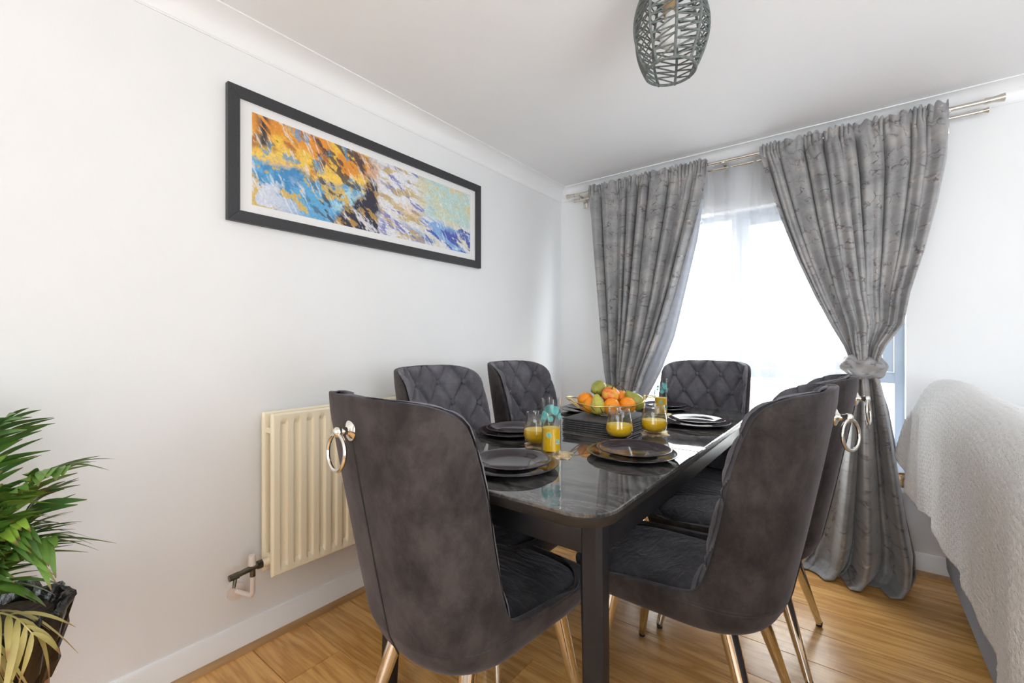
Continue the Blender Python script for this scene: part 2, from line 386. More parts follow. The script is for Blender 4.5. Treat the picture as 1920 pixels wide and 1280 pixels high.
def frame_mesh(x0, x1, z0, z1, X0, X1, Z0, Z1, ya, yb):
    o = [(X0, Z0), (X1, Z0), (X1, Z1), (X0, Z1)]; i = [(x0, z0), (x1, z0), (x1, z1), (x0, z1)]
    v = [(a, ya, b) for a, b in o] + [(a, ya, b) for a, b in i] + [(a, yb, b) for a, b in o] + [(a, yb, b) for a, b in i]
    f = []
    for k in range(4):
        n = (k + 1) % 4
        f += [(k, n, 4 + n, 4 + k), (8 + k, 12 + k, 12 + n, 8 + n), (4 + k, 4 + n, 12 + n, 12 + k), (k, 8 + k, 8 + n, n)]
    return MB().add(v, f)
struct(frame_mesh(WX0, WX1, WZ0, WZ1, 0, XR, 0, ZC, YB, YB + .25).build('wall_back', 'wall_paint', smooth=False))
# coving
cp = [(.0, -.085), (.004, -.085), (.004, -.080)] + [(.085 - .079 * cos(t * pi / 2 / 8), -.080 + .076 * sin(t * pi / 2 / 8)) for t in range(9)] + [(.085, 0), (0, 0)]
def sweep(prof, p0, p1, n, name, mat, mitre0=0, mitre1=0):
    """profile (out from wall, z) swept from p0 to p1; n is the inward normal"""
    p0 = Vector(p0); p1 = Vector(p1); n = Vector(n); t = (p1 - p0).normalized(); v = []
    for p, m in ((p0, mitre0), (p1, -mitre1)):
        for a, z in prof: v.append(p + n * a + t * (a * m) + Vector((0, 0, z)))
    N = len(prof); f = [(i, (i + 1) % N, N + (i + 1) % N, N + i) for i in range(N)] + [tuple(range(N))[::-1], tuple(range(N, 2 * N))]
    o = MB().add(v, f).build(name, mat); return struct(o)
sweep(cp, (0, YF, ZC), (0, YB, ZC), (1, 0, 0), 'trim_1', 'gloss_paint', 0, 1)
sweep(cp, (0, YB, ZC), (XR, YB, ZC), (0, -1, 0), 'trim_2', 'gloss_paint', 1, 0)
# skirting with a moulded top, and the oak bead at its foot
sk = [(0, 0), (.016, 0), (.016, .075), (.012, .082), (.012, .090), (.007, .100), (0, .102)]
sweep(sk, (0, YF, 0), (0, YB, 0), (1, 0, 0), 'baseboard_left', 'gloss_paint', 0, 1)
sweep(sk, (0, YB, 0), (XR, YB, 0), (0, -1, 0), 'baseboard_back', 'gloss_paint', 1, 0)
bd = [(.016, 0), (.034, 0), (.033, .006), (.029, .013), (.022, .019), (.016, .021)]
sweep(bd, (0, YF, 0), (0, YB, 0), (1, 0, 0), 'trim_3', 'oak_trim', 0, 1)
sweep(bd, (0, YB, 0), (XR, YB, 0), (0, -1, 0), 'trim_4', 'oak_trim', 1, 0)
# sill board
struct(MB().box(WX0 - .03, YB - .055, WZ0 - .028, WX1 + .03, YB + .22, WZ0).build('trim_5', 'gloss_paint', bevel=.006))

# window
wy0, wy1 = YB + .085, YB + .150
win = struct(frame_mesh(WX0 + .038, WX1 - .038, WZ0 + .038, WZ1 - .038, WX0, WX1, WZ0, WZ1, wy0, wy1).build('window_1', 'window_frame_paint', smooth=False))
MX = 1.19
MB().box(MX - .024, wy0 - .002, WZ0 + .03, MX + .024, wy1, WZ1 - .03).build('mullion', 'window_frame_paint', win, bevel=.004)
for xa, xb in ((WX0 + .036, MX - .024), (MX + .024, WX1 - .036)):
    MB().box(xa, wy0 - .002, .905, xb, wy1, .960).build('transom', 'window_frame_paint', win, bevel=.004)
sy0, sy1 = wy0 + .008, wy1 - .008
xa, xb = MX + .027, WX1 - .041
cas = frame_mesh(xa + .045, xb - .045, .963 + .045, WZ1 - .086, xa, xb, .963, WZ1 - .041, sy0, sy1).build('casement', 'window_frame_paint', win, smooth=False)
MB().box(xa + .04, wy0 + .03, 1.004, xb - .04, wy0 + .036, WZ1 - .082).build('pane', 'window_glass', cas, smooth=False)
MB().box(WX0 + .034, wy0 + .03, .955, MX - .02, wy0 + .036, WZ1 - .034).build('pane', 'window_glass', win, smooth=False)
for xa, xb in ((WX0 + .034, MX - .02), (MX + .02, WX1 - .034)):
    MB().box(xa, wy0 + .03, WZ0 + .034, xb, wy0 + .036, .91).build('pane', 'window_glass', win, smooth=False)
MB().box(MX + .04, wy0 - .012, 1.35, MX + .06, wy0 + .010, 1.37).box(MX + .043, wy0 - .022, 1.25, MX + .057, wy0 - .010, 1.37).build('window_handle', 'nickel', win, bevel=.003)

# outside: ground and the pale building across the street
struct(MB().box(-40, YB + .6, -5.2, 40, 40, -5.0).build('ground', 'asphalt', smooth=False))
bld = thing('apartment_building', 'pale apartment building across the street, seen faintly through the sheer curtains', 'building', (-1, 13, -5))
MB().box(-16, 0, 0, 14, 6, 13).build('facade_wall', 'facade', bld, smooth=False)
for z in (2.9, 5.75, 8.6): MB().box(-16, -.06, z, 14, 0, z + .34).build('band_course', 'facade_band', bld, smooth=False)
for r_, z in enumerate((.9, 3.6, 6.5, 9.4)):
    for c in range(11):
        x = -14.6 + c * 2.6
        w = frame_mesh(x + .08, x + 1.12, z + .08, z + 1.52, x, x + 1.2, z, z + 1.6, -.05, .02).build('facade_window', 'gloss_paint', bld, smooth=False)
        MB().box(x + .08, -.02, z + .08, x + 1.12, -.008, z + 1.52).build('pane', 'facade_window', w, smooth=False)

# ------------------------------------------------------------------ table
TZ = .765; TX0, TX1, TY0, TY1 = .552, 1.365, .80, 2.50
tcx, tcy = (TX0 + TX1) / 2, (TY0 + TY1) / 2
table = thing('dining_table', 'black extending dining table with glossy dark marbled glass top set for a meal', 'table', (tcx, tcy, 0))
def rrect(x0, x1, y0, y1, r, corners=(1, 1, 1, 1), n=10):
    """corners: (x0y0, x1y0, x1y1, x0y1)"""
    pts = []
    for (cx_, cy_, a0, on) in ((x0 + r, y0 + r, pi, corners[0]), (x1 - r, y0 + r, 1.5 * pi, corners[1]), (x1 - r, y1 - r, 0, corners[2]), (x0 + r, y1 - r, .5 * pi, corners[3])):
        if on:
            for k in range(n + 1):
                a = a0 + k / n * pi / 2; pts.append((cx_ + r * cos(a), cy_ + r * sin(a)))
        else:
            pts.append((cx_ + math.copysign(r, cos(a0 + .3) + sin(a0 + .3) * 0 if False else cos(a0 + pi / 4)), cy_ + math.copysign(r, sin(a0 + pi / 4))))
    return pts
def slab(outline, levels):
    """levels: (z, inset) stack of outlines, inset towards the centroid by simple scaling of each axis"""
    xs = [p[0] for p in outline]; ys = [p[1] for p in outline]; cx_, cy_ = (min(xs) + max(xs)) / 2, (min(ys) + max(ys)) / 2
    hx, hy = (max(xs) - min(xs)) / 2, (max(ys) - min(ys)) / 2; v = []; N = len(outline)
    for z, i in levels:
        for x, y in outline: v.append((cx_ + (x - cx_) * (hx - i) / hx, cy_ + (y - cy_) * (hy - i) / hy, z))
    f = grid_faces(N, len(levels), wrap=True) + [tuple(range(N))[::-1], tuple((len(levels) - 1) * N + k for k in range(N))]
    return MB().add(v, f)
hw = (TX1 - TX0) / 2; ys_ = [TY0 - tcy, 1.497 - tcy, 1.825 - tcy, TY1 - tcy]
for nm, a, b, cn in (('tabletop', 0, 1, (1, 1, 0, 0)), ('extension_leaf', 1, 2, (0, 0, 0, 0)), ('tabletop', 2, 3, (0, 0, 1, 1))):
    ya, yb = ys_[a] + .0012, ys_[b] - .0012
    ol = rrect(-hw, hw, ya, yb, .085, cn)
    t = slab(ol, [(TZ - .034, .010), (TZ - .020, .001), (TZ - .0085, 0.)]).build(nm, 'table_edge', table)
    g = slab(ol, [(TZ - .0085, .0015), (TZ - .002, .001), (TZ, .003)]).build('glass_sheet', 'table_marble', t)
# apron and legs
ax, ay0, ay1, az0, az1 = hw - .042, TY0 - tcy + .060, TY1 - tcy - .060, TZ - .115, TZ - .034
for nm, b in (('apron_rail', (-ax, ay0 + .03, az0, -ax + .022, ay1 - .03, az1)), ('apron_rail', (ax - .022, ay0 + .03, az0, ax, ay1 - .03, az1)),
              ('apron_rail', (-ax + .025, ay0 + .012, az0, ax - .025, ay0 + .034, az1)), ('apron_rail', (-ax + .025, ay1 - .034, az0, ax - .025, ay1 - .012, az1))):
    MB().box(*b).build(nm, 'table_frame', table, bevel=.003)
for sx in (-1, 1):
    for sy in (-1, 1):
        topx, topy = sx * (ax - .020), (ay0 + .035) if sy < 0 else (ay1 - .035)
        v = []
        for z, w, dx, dy in ((az1 - .002, .027, 0, 0), (az0 - .02, .027, 0, 0), (.30, .0245, .010, .012), (0.02, .022, .018, .022), (.0, .021, .018, .022)):
            cxx, cyy = topx + sx * dx, topy + sy * dy
            for qx, qy in ((-1, -.6), (-.6, -1), (.6, -1), (1, -.6), (1, .6), (.6, 1), (-.6, 1), (-1, .6)): v.append((cxx + qx * w, cyy + qy * w, z))
        MB().add(v, grid_faces(8, 5, wrap=True) + [tuple(range(8)), tuple(range(32, 40))[::-1]]).build('leg', 'table_frame', table)

# ------------------------------------------------------------------ dining chair
YBT = [(.333, -.150), (.348, -.205), (.370, -.236), (.43, -.262), (.6, -.297), (.8, -.335), (.95, -.362), (1.0, -.366)]
WT = [(.333, .150), (.348, .182), (.370, .205), (.43, .222), (.7, .228), (1.0, .232)]
YFT = [(.333, .23), (.348, .28), (.370, .306), (.41, .322), (.47, .322)]
SWT = [(.43, 2.), (.4325, .80), (.436, .68), (.440, .56), (.4445, .46), (.450, .40), (.458, .365), (.472, .348), (.495, .340), (.55, .333), (.66, .330), (.78, .332), (.845, .325), (.90, .316), (.94, .305), (.958, .290), (.973, .268), (.985, .238), (.994, .198), (1.0, .15), (1.003, .08)]
def half_path(z, inset=0.):
    w = itp(WT, z) - inset; yb = itp(YBT, z) + inset; yf = itp(YFT, min(z, .46)) - inset
    pts = []; d = .185 - inset * .5; e = 2 / 2.55
    for k in range(41):
        t = k / 40 * pi / 2; pts.append((w * sin(t) ** e, yb + d * (1 - cos(t) ** e)))
    fd = .085
    y0 = pts[-1][1]
    for k in range(1, 12): pts.append((w, y0 + (yf - fd - y0) * k / 12))
    for k in range(21):
        t = k / 20 * pi / 2; pts.append((w * (1 - .42) + w * .42 * cos(t) ** .8, yf - fd + fd * sin(t) ** .8))
    for k in range(1, 6): pts.append((w * .58 * (1 - k / 5), yf))
    pts = np.array(pts); L = np.concatenate([[0], np.cumsum(np.hypot(*np.diff(pts, axis=0).T))])
    return pts, L
def path_at(z, s, inset=0.):
    pts, L = half_path(z, inset); a = np.abs(s)
    return np.sign(s) * np.interp(a, L, pts[:, 0]), np.interp(a, L, pts[:, 1]), L[-1]
def chair_shell():
    zs = [.335, .340, .348, .36, .38, .40, .415, .425, .429, .432, .4345, .437, .440, .4445, .450, .458, .468, .48, .495, .52, .55, .60, .65, .70, .75, .80, .845, .88, .91, .935, .953, .967, .978, .987, .994, .999, 1.003]
    NU = 49; v = []
    for z in zs:
        L = half_path(z)[1][-1]; sw = min(L, itp(SWT, z)) if z > .4305 else L
        u = np.linspace(-1, 1, NU); x, y, _ = path_at(z, u * sw)
        v += [(a, b, z) for a, b in zip(x, y)]
    f = grid_faces(NU, len(zs))
    # underside
    c = len(v); v.append((0, .02, .335)); f += [(i + 1, i, c) for i in range(NU - 1)]
    o = mesh('shell', v, f, 'velvet')
    bm = bmesh.new(); bm.from_mesh(o.data); bmesh.ops.remove_doubles(bm, verts=bm.verts, dist=.0006); bmesh.ops.recalc_face_normals(bm, faces=bm.faces); bm.to_mesh(o.data); bm.free()
    o.data.polygons.foreach_set('use_smooth', [True] * len(o.data.polygons))
    return o
GW, GH = .128, .185
def tuft(s, z):
    a = s / GW + (z - .925) / GH - .5; b = s / GW - (z - .925) / GH - .5
    da = np.abs(a - np.round(a)); db = np.abs(b - np.round(b)); d = np.minimum(da, db)
    bt = np.hypot(da, db)
    puff = 1 - np.exp(-d * 8.0)
    return .024 * puff - .004 * np.exp(-(d / .03) ** 2) - .008 * np.exp(-(bt / .11) ** 2)
def chair_back():
    NU, NV = 121, 111; v = []; 
    for j in range(NV):
        t = j / (NV - 1); z = .44 + (1.0 - .44) * t
        sw = min(itp(SWT, max(z, .49)), .34) * .965 - .002
        u = np.linspace(-1, 1, NU); s = u * sw
        edge = np.clip(np.minimum((1 - np.abs(u)) * sw, (1.002 - z) * 1.0) / .045, 0, 1); edge = np.sqrt(1 - (1 - edge) ** 2)
        puff = tuft(s, np.full_like(s, z)) * np.clip(edge * 1.2, 0, 1) + .014 * edge
        ra = np.sin(s * 260 + 5 * np.sin(z * 40)) * .0007
        x0, y0, _ = path_at(z, s, .014); x1, y1, _ = path_at(z, s, .024)
        nx, ny = (x1 - x0) / .010, (y1 - y0) / .010
        l = np.hypot(nx, ny) + 1e-9
        q = puff + ra
        for a, b, c_, d_, e_ in zip(x0, y0, nx / l, ny / l, q): v.append((a + c_ * e_, b + d_ * e_, z))
    o = mesh('backrest', v, grid_faces(NU, NV), 'velvet_inner'); fix_normals(o.data)
    return o
CH = thing('dining_chair', 'x', 'chair', (0, 0, 0))
sh = chair_shell(); sh.parent = CH
sm = sh.modifiers.new('thick', 'SOLIDIFY'); sm.thickness = .022; sm.offset = -1
mod_sub(sh, 1)
bk = chair_back(); bk.parent = CH
for row in range(5):
    z = .925 - row * GH / 2
    for i in range(-2, 3):
        s = (i + (.5 if row % 2 == 0 else 0)) * GW
        if abs(s) > .30: continue
        x0, y0, _ = path_at(z, np.array([s]), .030); x1, y1, _ = path_at(z, np.array([s]), .042)
        n = Vector((x1[0] - x0[0], y1[0] - y0[0], 0)).normalized()
        b = MB().lathe([(.0001, .008), (.007, .0070), (.0115, .003), (.0125, -.003), (.010, -.008)], 14).build('button', 'velvet_inner', bk)
        b.rotation_euler = n.to_track_quat('Z', 'Y').to_euler(); b.location = (x0[0], y0[0], z)
# seat cushion
def seat_cushion():
    NR, NA = 14, 96; v = []; w, yf, yb = .203, .302, -.238
    for r in range(NR):
        q = r / (NR - 1)
        for k in range(NA):
            a = 2 * pi * k / NA; ex = 2 / 4.2
            cx_ = math.copysign(abs(cos(a)) ** ex, cos(a)); sy_ = math.copysign(abs(sin(a)) ** ex, sin(a))
            rr = 1 - q ** 1.0
            h = .030 * (1 - rr ** 5) ** .5
            v.append((w * cx_ * rr, (yf + yb) / 2 + (yf - yb) / 2 * sy_ * rr, .418 + h))
    o = mesh('seat', v, grid_faces(NA, NR, wrap=True) + [tuple((NR - 1) * NA + k for k in range(NA))], 'velvet_seat'); fix_normals(o.data)
    return o
se = seat_cushion(); se.parent = CH
for (tx, ty, bx, by) in ((.150, .190, .205, .248), (-.150, .190, -.205, .248), (.135, -.130, .195, -.240), (-.135, -.130, -.195, -.240)):
    T = Vector((tx, ty, .365)); B = Vector((bx, by, .012))
    lg = MB().tube([T, T.lerp(B, .3), T.lerp(B, .7), B], [.0225, .0205, .0155, .0118], 18).build('leg', 'champagne_metal', CH)
    MB().tube([B + Vector((0, 0, .006)), B - Vector((0, 0, .0118))], [.0122, .0105], 14).build('foot_cap', 'black_rubber', lg)
# centre seam at the rear
MB().tube([(0, itp(YBT, z) - .0005, z) for z in np.linspace(.37, .90, 30)], .0022, 6).build('rear_seam', 'black_rubber', CH)
# knocker ring
ry = itp(YBT, .925)
kp = MB().lathe([(.0235, 0), (.0235, .003), (.019, .006), (.013, .008), (.0085, .011), (.008, .020), (.0105, .024), (.012, .029), (.0105, .035), (.006, .039), (.0005, .040)], 24).build('ring_rosette', 'champagne_metal', CH)
kp.rotation_euler = (pi / 2, 0, 0); kp.location = (0, ry + .001, .925)
kr = MB().tube([(.039 * sin(a), 0, -.039 + .039 * cos(a)) for a in np.linspace(0, 2 * pi, 36, endpoint=False)], .0044, 10, True).build('ring_pull', 'champagne_metal', CH)
kr.location = (0, ry - .030, .921); kr.rotation_euler = (radians(-4), 0, 0)
GC = 'dining chairs around the table'
PL = [((.918, .912, 0), radians(-5.5), 'charcoal velvet dining chair in the foreground, ringed back to the viewer, at near table end'),
      ((1.365, 1.43, 0), radians(88.5), 'charcoal velvet dining chair nearest the viewer on the right long side, seen from its side'),
      ((1.41, 1.93, 0), radians(89), 'charcoal velvet dining chair on the right long side beside the knotted curtain'),
      ((.60, 1.315, 0), radians(-90), 'grey tufted dining chair on the radiator side, the one nearer the viewer'),
      ((.585, 1.91, 0), radians(-90), 'grey tufted dining chair on the radiator side, the one nearer the window wall'),
      ((1.118, 2.32, 0), radians(180), 'grey tufted dining chair at the far table end before the sheer curtains')]
CH.location = PL[0][0]; CH.rotation_euler = (0, 0, PL[0][1]); tag(CH, PL[0][2], 'chair', GC)
for (l, r, t), tw in zip(PL[1:], (24, 6, 0, 0, 0)):
    c = dup(CH, l, r, t, GC)
    if not tw: c.scale = (1, 1, 1.012)
    for k in c.children:
        if k.name.startswith('ring_pull') and tw: k.rotation_euler = (radians(-4), 0, radians(-tw))

# ------------------------------------------------------------------ plates
def plate(R, h, label):
    prof = [(.0005, .0035), (R * .56, .0035), (R * .62, .0048), (R * .68, .0075), (R * .80, h - .0055), (R * .92, h - .0020), (R * .985, h), (R * .998, h - .0006), (R, h - .0016), (R * .985, h - .0034), (R * .92, h - .0056), (R * .80, h - .0100), (R * .70, .0028), (R * .62, .0003), (R * .56, 0.), (.0005, 0.)]
    o = MB().lathe(prof, 64, cap0=False, cap1=False).build('plate', 'plum_glaze'); return o
GP = 'plum plates on the table'
pb = plate(.138, .0170, ''); ps = plate(.113, .0180, '')
pb.name = 'dinner_plate'; ps.name = 'side_plate'
SET = [((.992, .985), 'at the near table end'), ((1.215, 1.318), 'before the right-hand chair nearest the viewer'), ((.722, 1.36), 'by the two juice glasses on radiator side'),
       ((.69, 2.02), 'half hidden behind the fruit bowl'), ((.968, 2.335), 'in front of the far tufted chair'), ((1.222, 1.985), 'at the right edge by the second chair')]
for i, ((x, y), t) in enumerate(SET):
    for src, z, nm in ((pb, TZ + .0005, 'wide plum dinner plate under a small plate '), (ps, TZ + .0108, 'small plum plate on a dinner plate ')):
        o = src if i == 0 else src.copy()
        if i: COL.objects.link(o)
        o.location = (x + (.006 if src is ps else 0), y, z); tag(o, nm + t, 'plate', GP)
# ------------------------------------------------------------------ coasters, glasses, juice
def leaf_coaster(loc, rz, label):
    ol = []; n = 72
    for k in range(n):
        a = 2 * pi * k / n; r = .052 + .008 * cos(5 * a) + .004 * cos(11 * a + 1) + .010 * cos(a)
        ol.append((r * cos(a), r * sin(a) * .92))
    v = [(x, y, z) for z in (0, .0025) for x, y in ol]
    mb = MB().add(v, grid_faces(n, 2, wrap=True) + [tuple(range(n))[::-1], tuple(range(n, 2 * n))])
    o = mb.build('coaster', 'coaster_gold'); o.location = loc; o.rotation_euler = (0, 0, rz)
    vn = MB()
    for a in (-.9, -.45, 0, .45, .9, 2.2, 3.1, 4.0): vn.tube([(0, 0, .0026), (.046 * cos(a), .042 * sin(a), .0026)], .0009, 5)
    stuff(vn.build('leaf_veins', 'coaster_gold', o))
    return tag(o, label, 'coaster', 'gold coasters')
CO = [((.905, 1.255), .6, 'gold leaf-shaped coaster under the tumbler on the radiator side'), ((1.015, 1.185), -.3, 'gold leaf-shaped coaster under the tall tumbler nearest the viewer'),
      ((1.150, 1.685), 1.2, 'gold leaf-shaped coaster under the right-hand round tumbler'), ((1.030, 2.14), .2, 'gold leaf-shaped coaster under the far tall glass')]
for (x, y), a, t in CO: leaf_coaster((x, y, TZ + .0005), a, t)
ZG = TZ + .0032
def tumbler(loc, label, juice=True):
    t = thing('tumbler', label, 'glass', loc, 0, 'round juice tumblers')
    out_ = [(.0005, 0.), (.026, 0.), (.034, .003), (.044, .014), (.0495, .030), (.0490, .042), (.045, .070), (.0385, .108)]
    in_ = [(.0372, .108), (.0436, .070), (.0476, .042), (.0478, .030), (.042, .016), (.030, .008), (.0005, .0075)]
    MB().lathe(out_ + [(.0378, .1092)] + in_, 40, cap0=False, cap1=False).build('glass_wall', 'drink_glass', t)
    if juice:
        MB().lathe([(.0005, .0082), (.029, .0085), (.0415, .0165), (.0473, .030), (.0472, .042), (.0462, .050), (.0450, .0512), (.0005, .0505)], 40, cap0=False, cap1=False).build('juice', 'juice', t)
        fo = MB().lathe([(.0448, .0514), (.030, .0516), (.0005, .0516)], 40, cap0=False).build('juice_foam', 'juice_foam', t)
    return t
tumbler((.902, 1.258, ZG), 'round clear tumbler of orange juice behind the tall glass on the radiator side')
tumbler((1.078, 1.532, TZ + .0005), 'round clear tumbler of orange juice in front of the fruit bowl')
tumbler((1.152, 1.688, ZG), 'round clear tumbler of orange juice on a gold coaster right of the placemats')
tumbler((.868, 2.09, TZ + .0005), 'empty clear tumbler standing behind the fruit bowl', False)
def highball(loc, label):
    t = thing('highball_glass', label, 'glass', loc, 0, 'tall patterned glasses')
    r = .0300
    MB().lathe([(.0005, 0), (r - .002, 0), (r, .002), (r + .0005, .172), (r - .0002, .1728), (r - .0010, .172), (r - .0016, .010), (.0005, .009)], 36, cap0=False, cap1=False).build('glass_wall', 'drink_glass', t)
    MB().lathe([(.0005, .0095), (r - .0022, .0100), (r - .0018, .080), (.0005, .080)], 36, cap0=False, cap1=False).build('juice', 'juice', t)
    MB().lathe([(r - .0022, .0803), (.012, .0806), (.0005, .0806)], 36, cap0=False).build('juice_foam', 'juice_foam', t)
    rnd = random.Random(5)
    spots = [(-.75, .122, .014), (.45, .138, .014), (-.05, .112, .009), (1.1, .118, .011), (-1.3, .108, .012), (-.2, .062, .010), (.75, .040, .009), (.1, .150, .007), (2.3, .12, .018), (3.4, .13, .018), (4.2, .10, .015), (2.9, .06, .010)]
    base = -1.02
    for a, z, q in spots:
        bl = MB(); R_ = r + .0012; n = 18; v = [(R_ * cos(base + a), R_ * sin(base + a), z)]
        for k in range(n):
            b = 2 * pi * k / n; da = q * cos(b) / R_; v.append((R_ * cos(base + a + da), R_ * sin(base + a + da), z + q * sin(b)))
        bl.add(v, [(0, 1 + k, 1 + (k + 1) % n) for k in range(n)])
        v2 = [(R_ * 1.012 * cos(base + a), R_ * 1.012 * sin(base + a), z)]
        for k in range(n):
            b = 2 * pi * k / n; da = q * .33 * cos(b) / R_; v2.append((R_ * 1.012 * cos(base + a + da), R_ * 1.012 * sin(base + a + da), z + q * .33 * sin(b)))
        bo = bl.build('painted_flower', 'teal_glass', t)
        MB().add(v2, [(0, 1 + k, 1 + (k + 1) % n) for k in range(n)]).build('flower_centre', 'teal_dot', bo)
    return t
highball((1.003, 1.186, ZG), 'tall glass of orange juice with teal flowers nearest the viewer')
highball((1.022, 2.14, ZG), 'tall glass of orange juice with teal flowers before the far chair')

# ------------------------------------------------------------------ placemats
bx, by = .947, 1.700
sizes = [(.232, .318)] * 6; rnd = random.Random(3)
ords = ['bottom', 'second from bottom', 'third from bottom', 'fourth from bottom', 'second from top', 'top']
pmat = None
for i in range(6):
    if pmat is None:
        pmat = MB().box(-.116, -.160, 0, .116, .160, .0060).build('placemat', 'slate_board', bevel=.0012); o = pmat
    else:
        o = pmat.copy(); COL.objects.link(o)
    o.location = (bx + rnd.uniform(-.0025, .0025), by + rnd.uniform(-.0025, .0025), TZ + .0006 + i * .0083); o.rotation_euler = (0, 0, rnd.uniform(-.008, .008))
    tag(o, 'dark slate-look rectangular placemat, %s of the stack under the fruit bowl' % ords[i], 'placemat', 'stack of placemats')
ZS = TZ + .0006 + 5 * .0083 + .0060
# ------------------------------------------------------------------ wire fruit bowl
BA = radians(42)
bowl = thing('wire_fruit_bowl', 'gold wire leaf-shaped fruit bowl on the stack of dark placemats', 'bowl', (.945, 1.715, ZS), radians(38))
def rim(a):
    r = .118 + .030 * abs(cos(a)) ** 3
    if cos(a) < 0: r += .020 * abs(cos(a)) ** 8
    z = .046 + .026 * abs(cos(a)) ** 4 + .004 * sin(3 * a)
    return Vector((r * cos(a) * 1.03, r * sin(a) * .86, z))
A_ = np.linspace(0, 2 * pi, 72, endpoint=False)
MB().tube([rim(a) for a in A_], .0027, 8, True).build('rim_wire', 'gold_wire', bowl)
base_r = lambda a: Vector((.050 * cos(a), .044 * sin(a), .0026))
MB().tube([base_r(a) for a in A_], .0024, 8, True).build('base_ring', 'gold_wire', bowl)
for k in range(30):
    a = 2 * pi * k / 22; P0, P1 = base_r(a + .12), rim(a); pts = []
    for t in np.linspace(0, 1, 9):
        q = P0.lerp(P1, t); q.z = P0.z + (P1.z - P0.z) * t ** 1.7; pts.append(q)
    MB().tube(pts, .0014, 6).build('side_wire', 'gold_wire', bowl)
hl = [rim(0) + Vector((.026 - .026 * cos(b), .030 * sin(b), .004)) for b in np.linspace(-.1, 2 * pi - .1, 20)]
MB().tube(hl, .0026, 8).build('handle_loop', 'gold_wire', bowl)
# ------------------------------------------------------------------ fruit
CF = Vector((.945, 1.715, ZS))
vr = Vector((.905, .425, 0)); vb = Vector((-.425, .905, 0))      # to the right and away, as seen from the room
def fpos(r, b, z): return CF + vr * r + vb * b + Vector((0, 0, z))
def blob(name, prof, mat, loc, axis=(0, 0, 1), label='', cat='', group=None, stem=None, seg=28):
    o = MB().lathe(prof, seg, cap0=False, cap1=False).build(name, mat)
    q = Vector(axis).normalized().to_track_quat('Z', 'Y'); o.rotation_euler = q.to_euler(); o.location = loc; tag(o, label, cat, group)
    if stem: MB().tube(stem, [.0016] * (len(stem) - 1) + [.0024], 6).build('stem', 'stem_brown', o)
    return o
def sphere_prof(r, sq=.95, dent=.0):
    p = []
    for k in range(17):
        t = -pi / 2 + pi * k / 16; z = sin(t) * r * sq - dent * r * math.exp(-((k - 16) / 1.6) ** 2) + dent * .6 * r * math.exp(-(k / 1.6) ** 2); p.append((max(.0004, cos(t) * r), z))
    return p
def pear_prof(L, r):
    return [(max(.0004, r * q), L * z) for q, z in ((0, -.45), (.35, -.455), (.7, -.40), (.93, -.28), (1., -.14), (.95, .0), (.80, .13), (.62, .24), (.48, .33), (.38, .41), (.24, .465), (0, .485))]
ro = .034
for r, b, z, ax_, t in ((-.092, .010, .058, (.2, .1, 1), 'orange at the left end of the wire bowl'), (-.070, -.022, .040, (1, .1, .3), 'orange low in the bowl behind the yellow pear'),
                        (.016, -.050, .042, (.1, -1, .2), 'orange in the middle front of the bowl'), (.080, -.022, .046, (-.3, .6, 1), 'orange at the right front of the bowl'),
                        (.055, .050, .066, (.3, .1, 1), 'orange at the back of the bowl beside the apple')):
    o = blob('orange', sphere_prof(ro, .96, .03), 'orange_peel', fpos(r, b, z), ax_, t, 'orange', 'oranges in the bowl')
    MB().lathe([(.0035, ro * .925), (.002, ro * .94), (.0003, ro * .94)], 8, cap0=False, cap1=False).build('stem_scar', 'stem_brown', o)
blob('apple', sphere_prof(.038, .90, .16), 'apple_skin', fpos(.012, -.002, .084), (.35, -.3, 1), 'red and yellow apple in the middle of the fruit bowl', 'apple', None, [(0, 0, .026), (.003, 0, .045)])
blob('pear', pear_prof(.088, .031), 'pear_yellow', fpos(-.040, -.052, .050), (-.25, .25, 1), 'yellow pear standing at the front left of the bowl', 'pear', 'pears in the bowl', [(0, 0, .041), (-.003, .0, .054)])
blob('pear', pear_prof(.086, .033), 'pear_green', fpos(-.042, .024, .106), (-.10, -1., -.15), 'green pear on top of the fruit pile, blossom end up', 'pear', 'pears in the bowl', [(0, 0, .040), (.004, .0, .055)])
blob('pear', pear_prof(.080, .030), 'pear_green', fpos(-.010, .058, .098), vr + Vector((0, 0, .25)), 'small green pear behind the top pear with its stem pointing right', 'pear', 'pears in the bowl', [(0, 0, .037), (.0, .006, .052), (.002, .016, .066)])
blob('pear', pear_prof(.100, .033), 'pear_green', fpos(.108, .010, .064), -vr * .75 + Vector((0, 0, .75)), 'green pear leaning at the right end of the bowl with a long stem', 'pear', 'pears in the bowl', [(0, 0, .046), (.0, .002, .062), (.004, .0, .080)])

# ------------------------------------------------------------------ framed picture on the left wall
PY0, PY1, PZ0, PZ1 = .623, 1.957, 1.550, 2.034
pic = thing('framed_picture', 'long black framed abstract print in orange, blue and white on the left wall', 'picture', (0, (PY0 + PY1) / 2, (PZ0 + PZ1) / 2))
hy, hz = (PY1 - PY0) / 2, (PZ1 - PZ0) / 2; fwid = .040
def rail(p, name='frame_rail'):
    # p: four (y,z) corners, mitred
    v = [(x, a, b) for x in (.001, .024) for a, b in p]
    MB().add(v, [(0, 1, 2, 3), (7, 6, 5, 4), (0, 4, 5, 1), (1, 5, 6, 2), (2, 6, 7, 3), (3, 7, 4, 0)]).build(name, 'frame_black', pic, smooth=False, bevel=.0015)
O = [(-hy, -hz), (hy, -hz), (hy, hz), (-hy, hz)]; I_ = [(-hy + fwid, -hz + fwid), (hy - fwid, -hz + fwid), (hy - fwid, hz - fwid), (-hy + fwid, hz - fwid)]
for k in range(4): rail([O[k], O[(k + 1) % 4], I_[(k + 1) % 4], I_[k]])
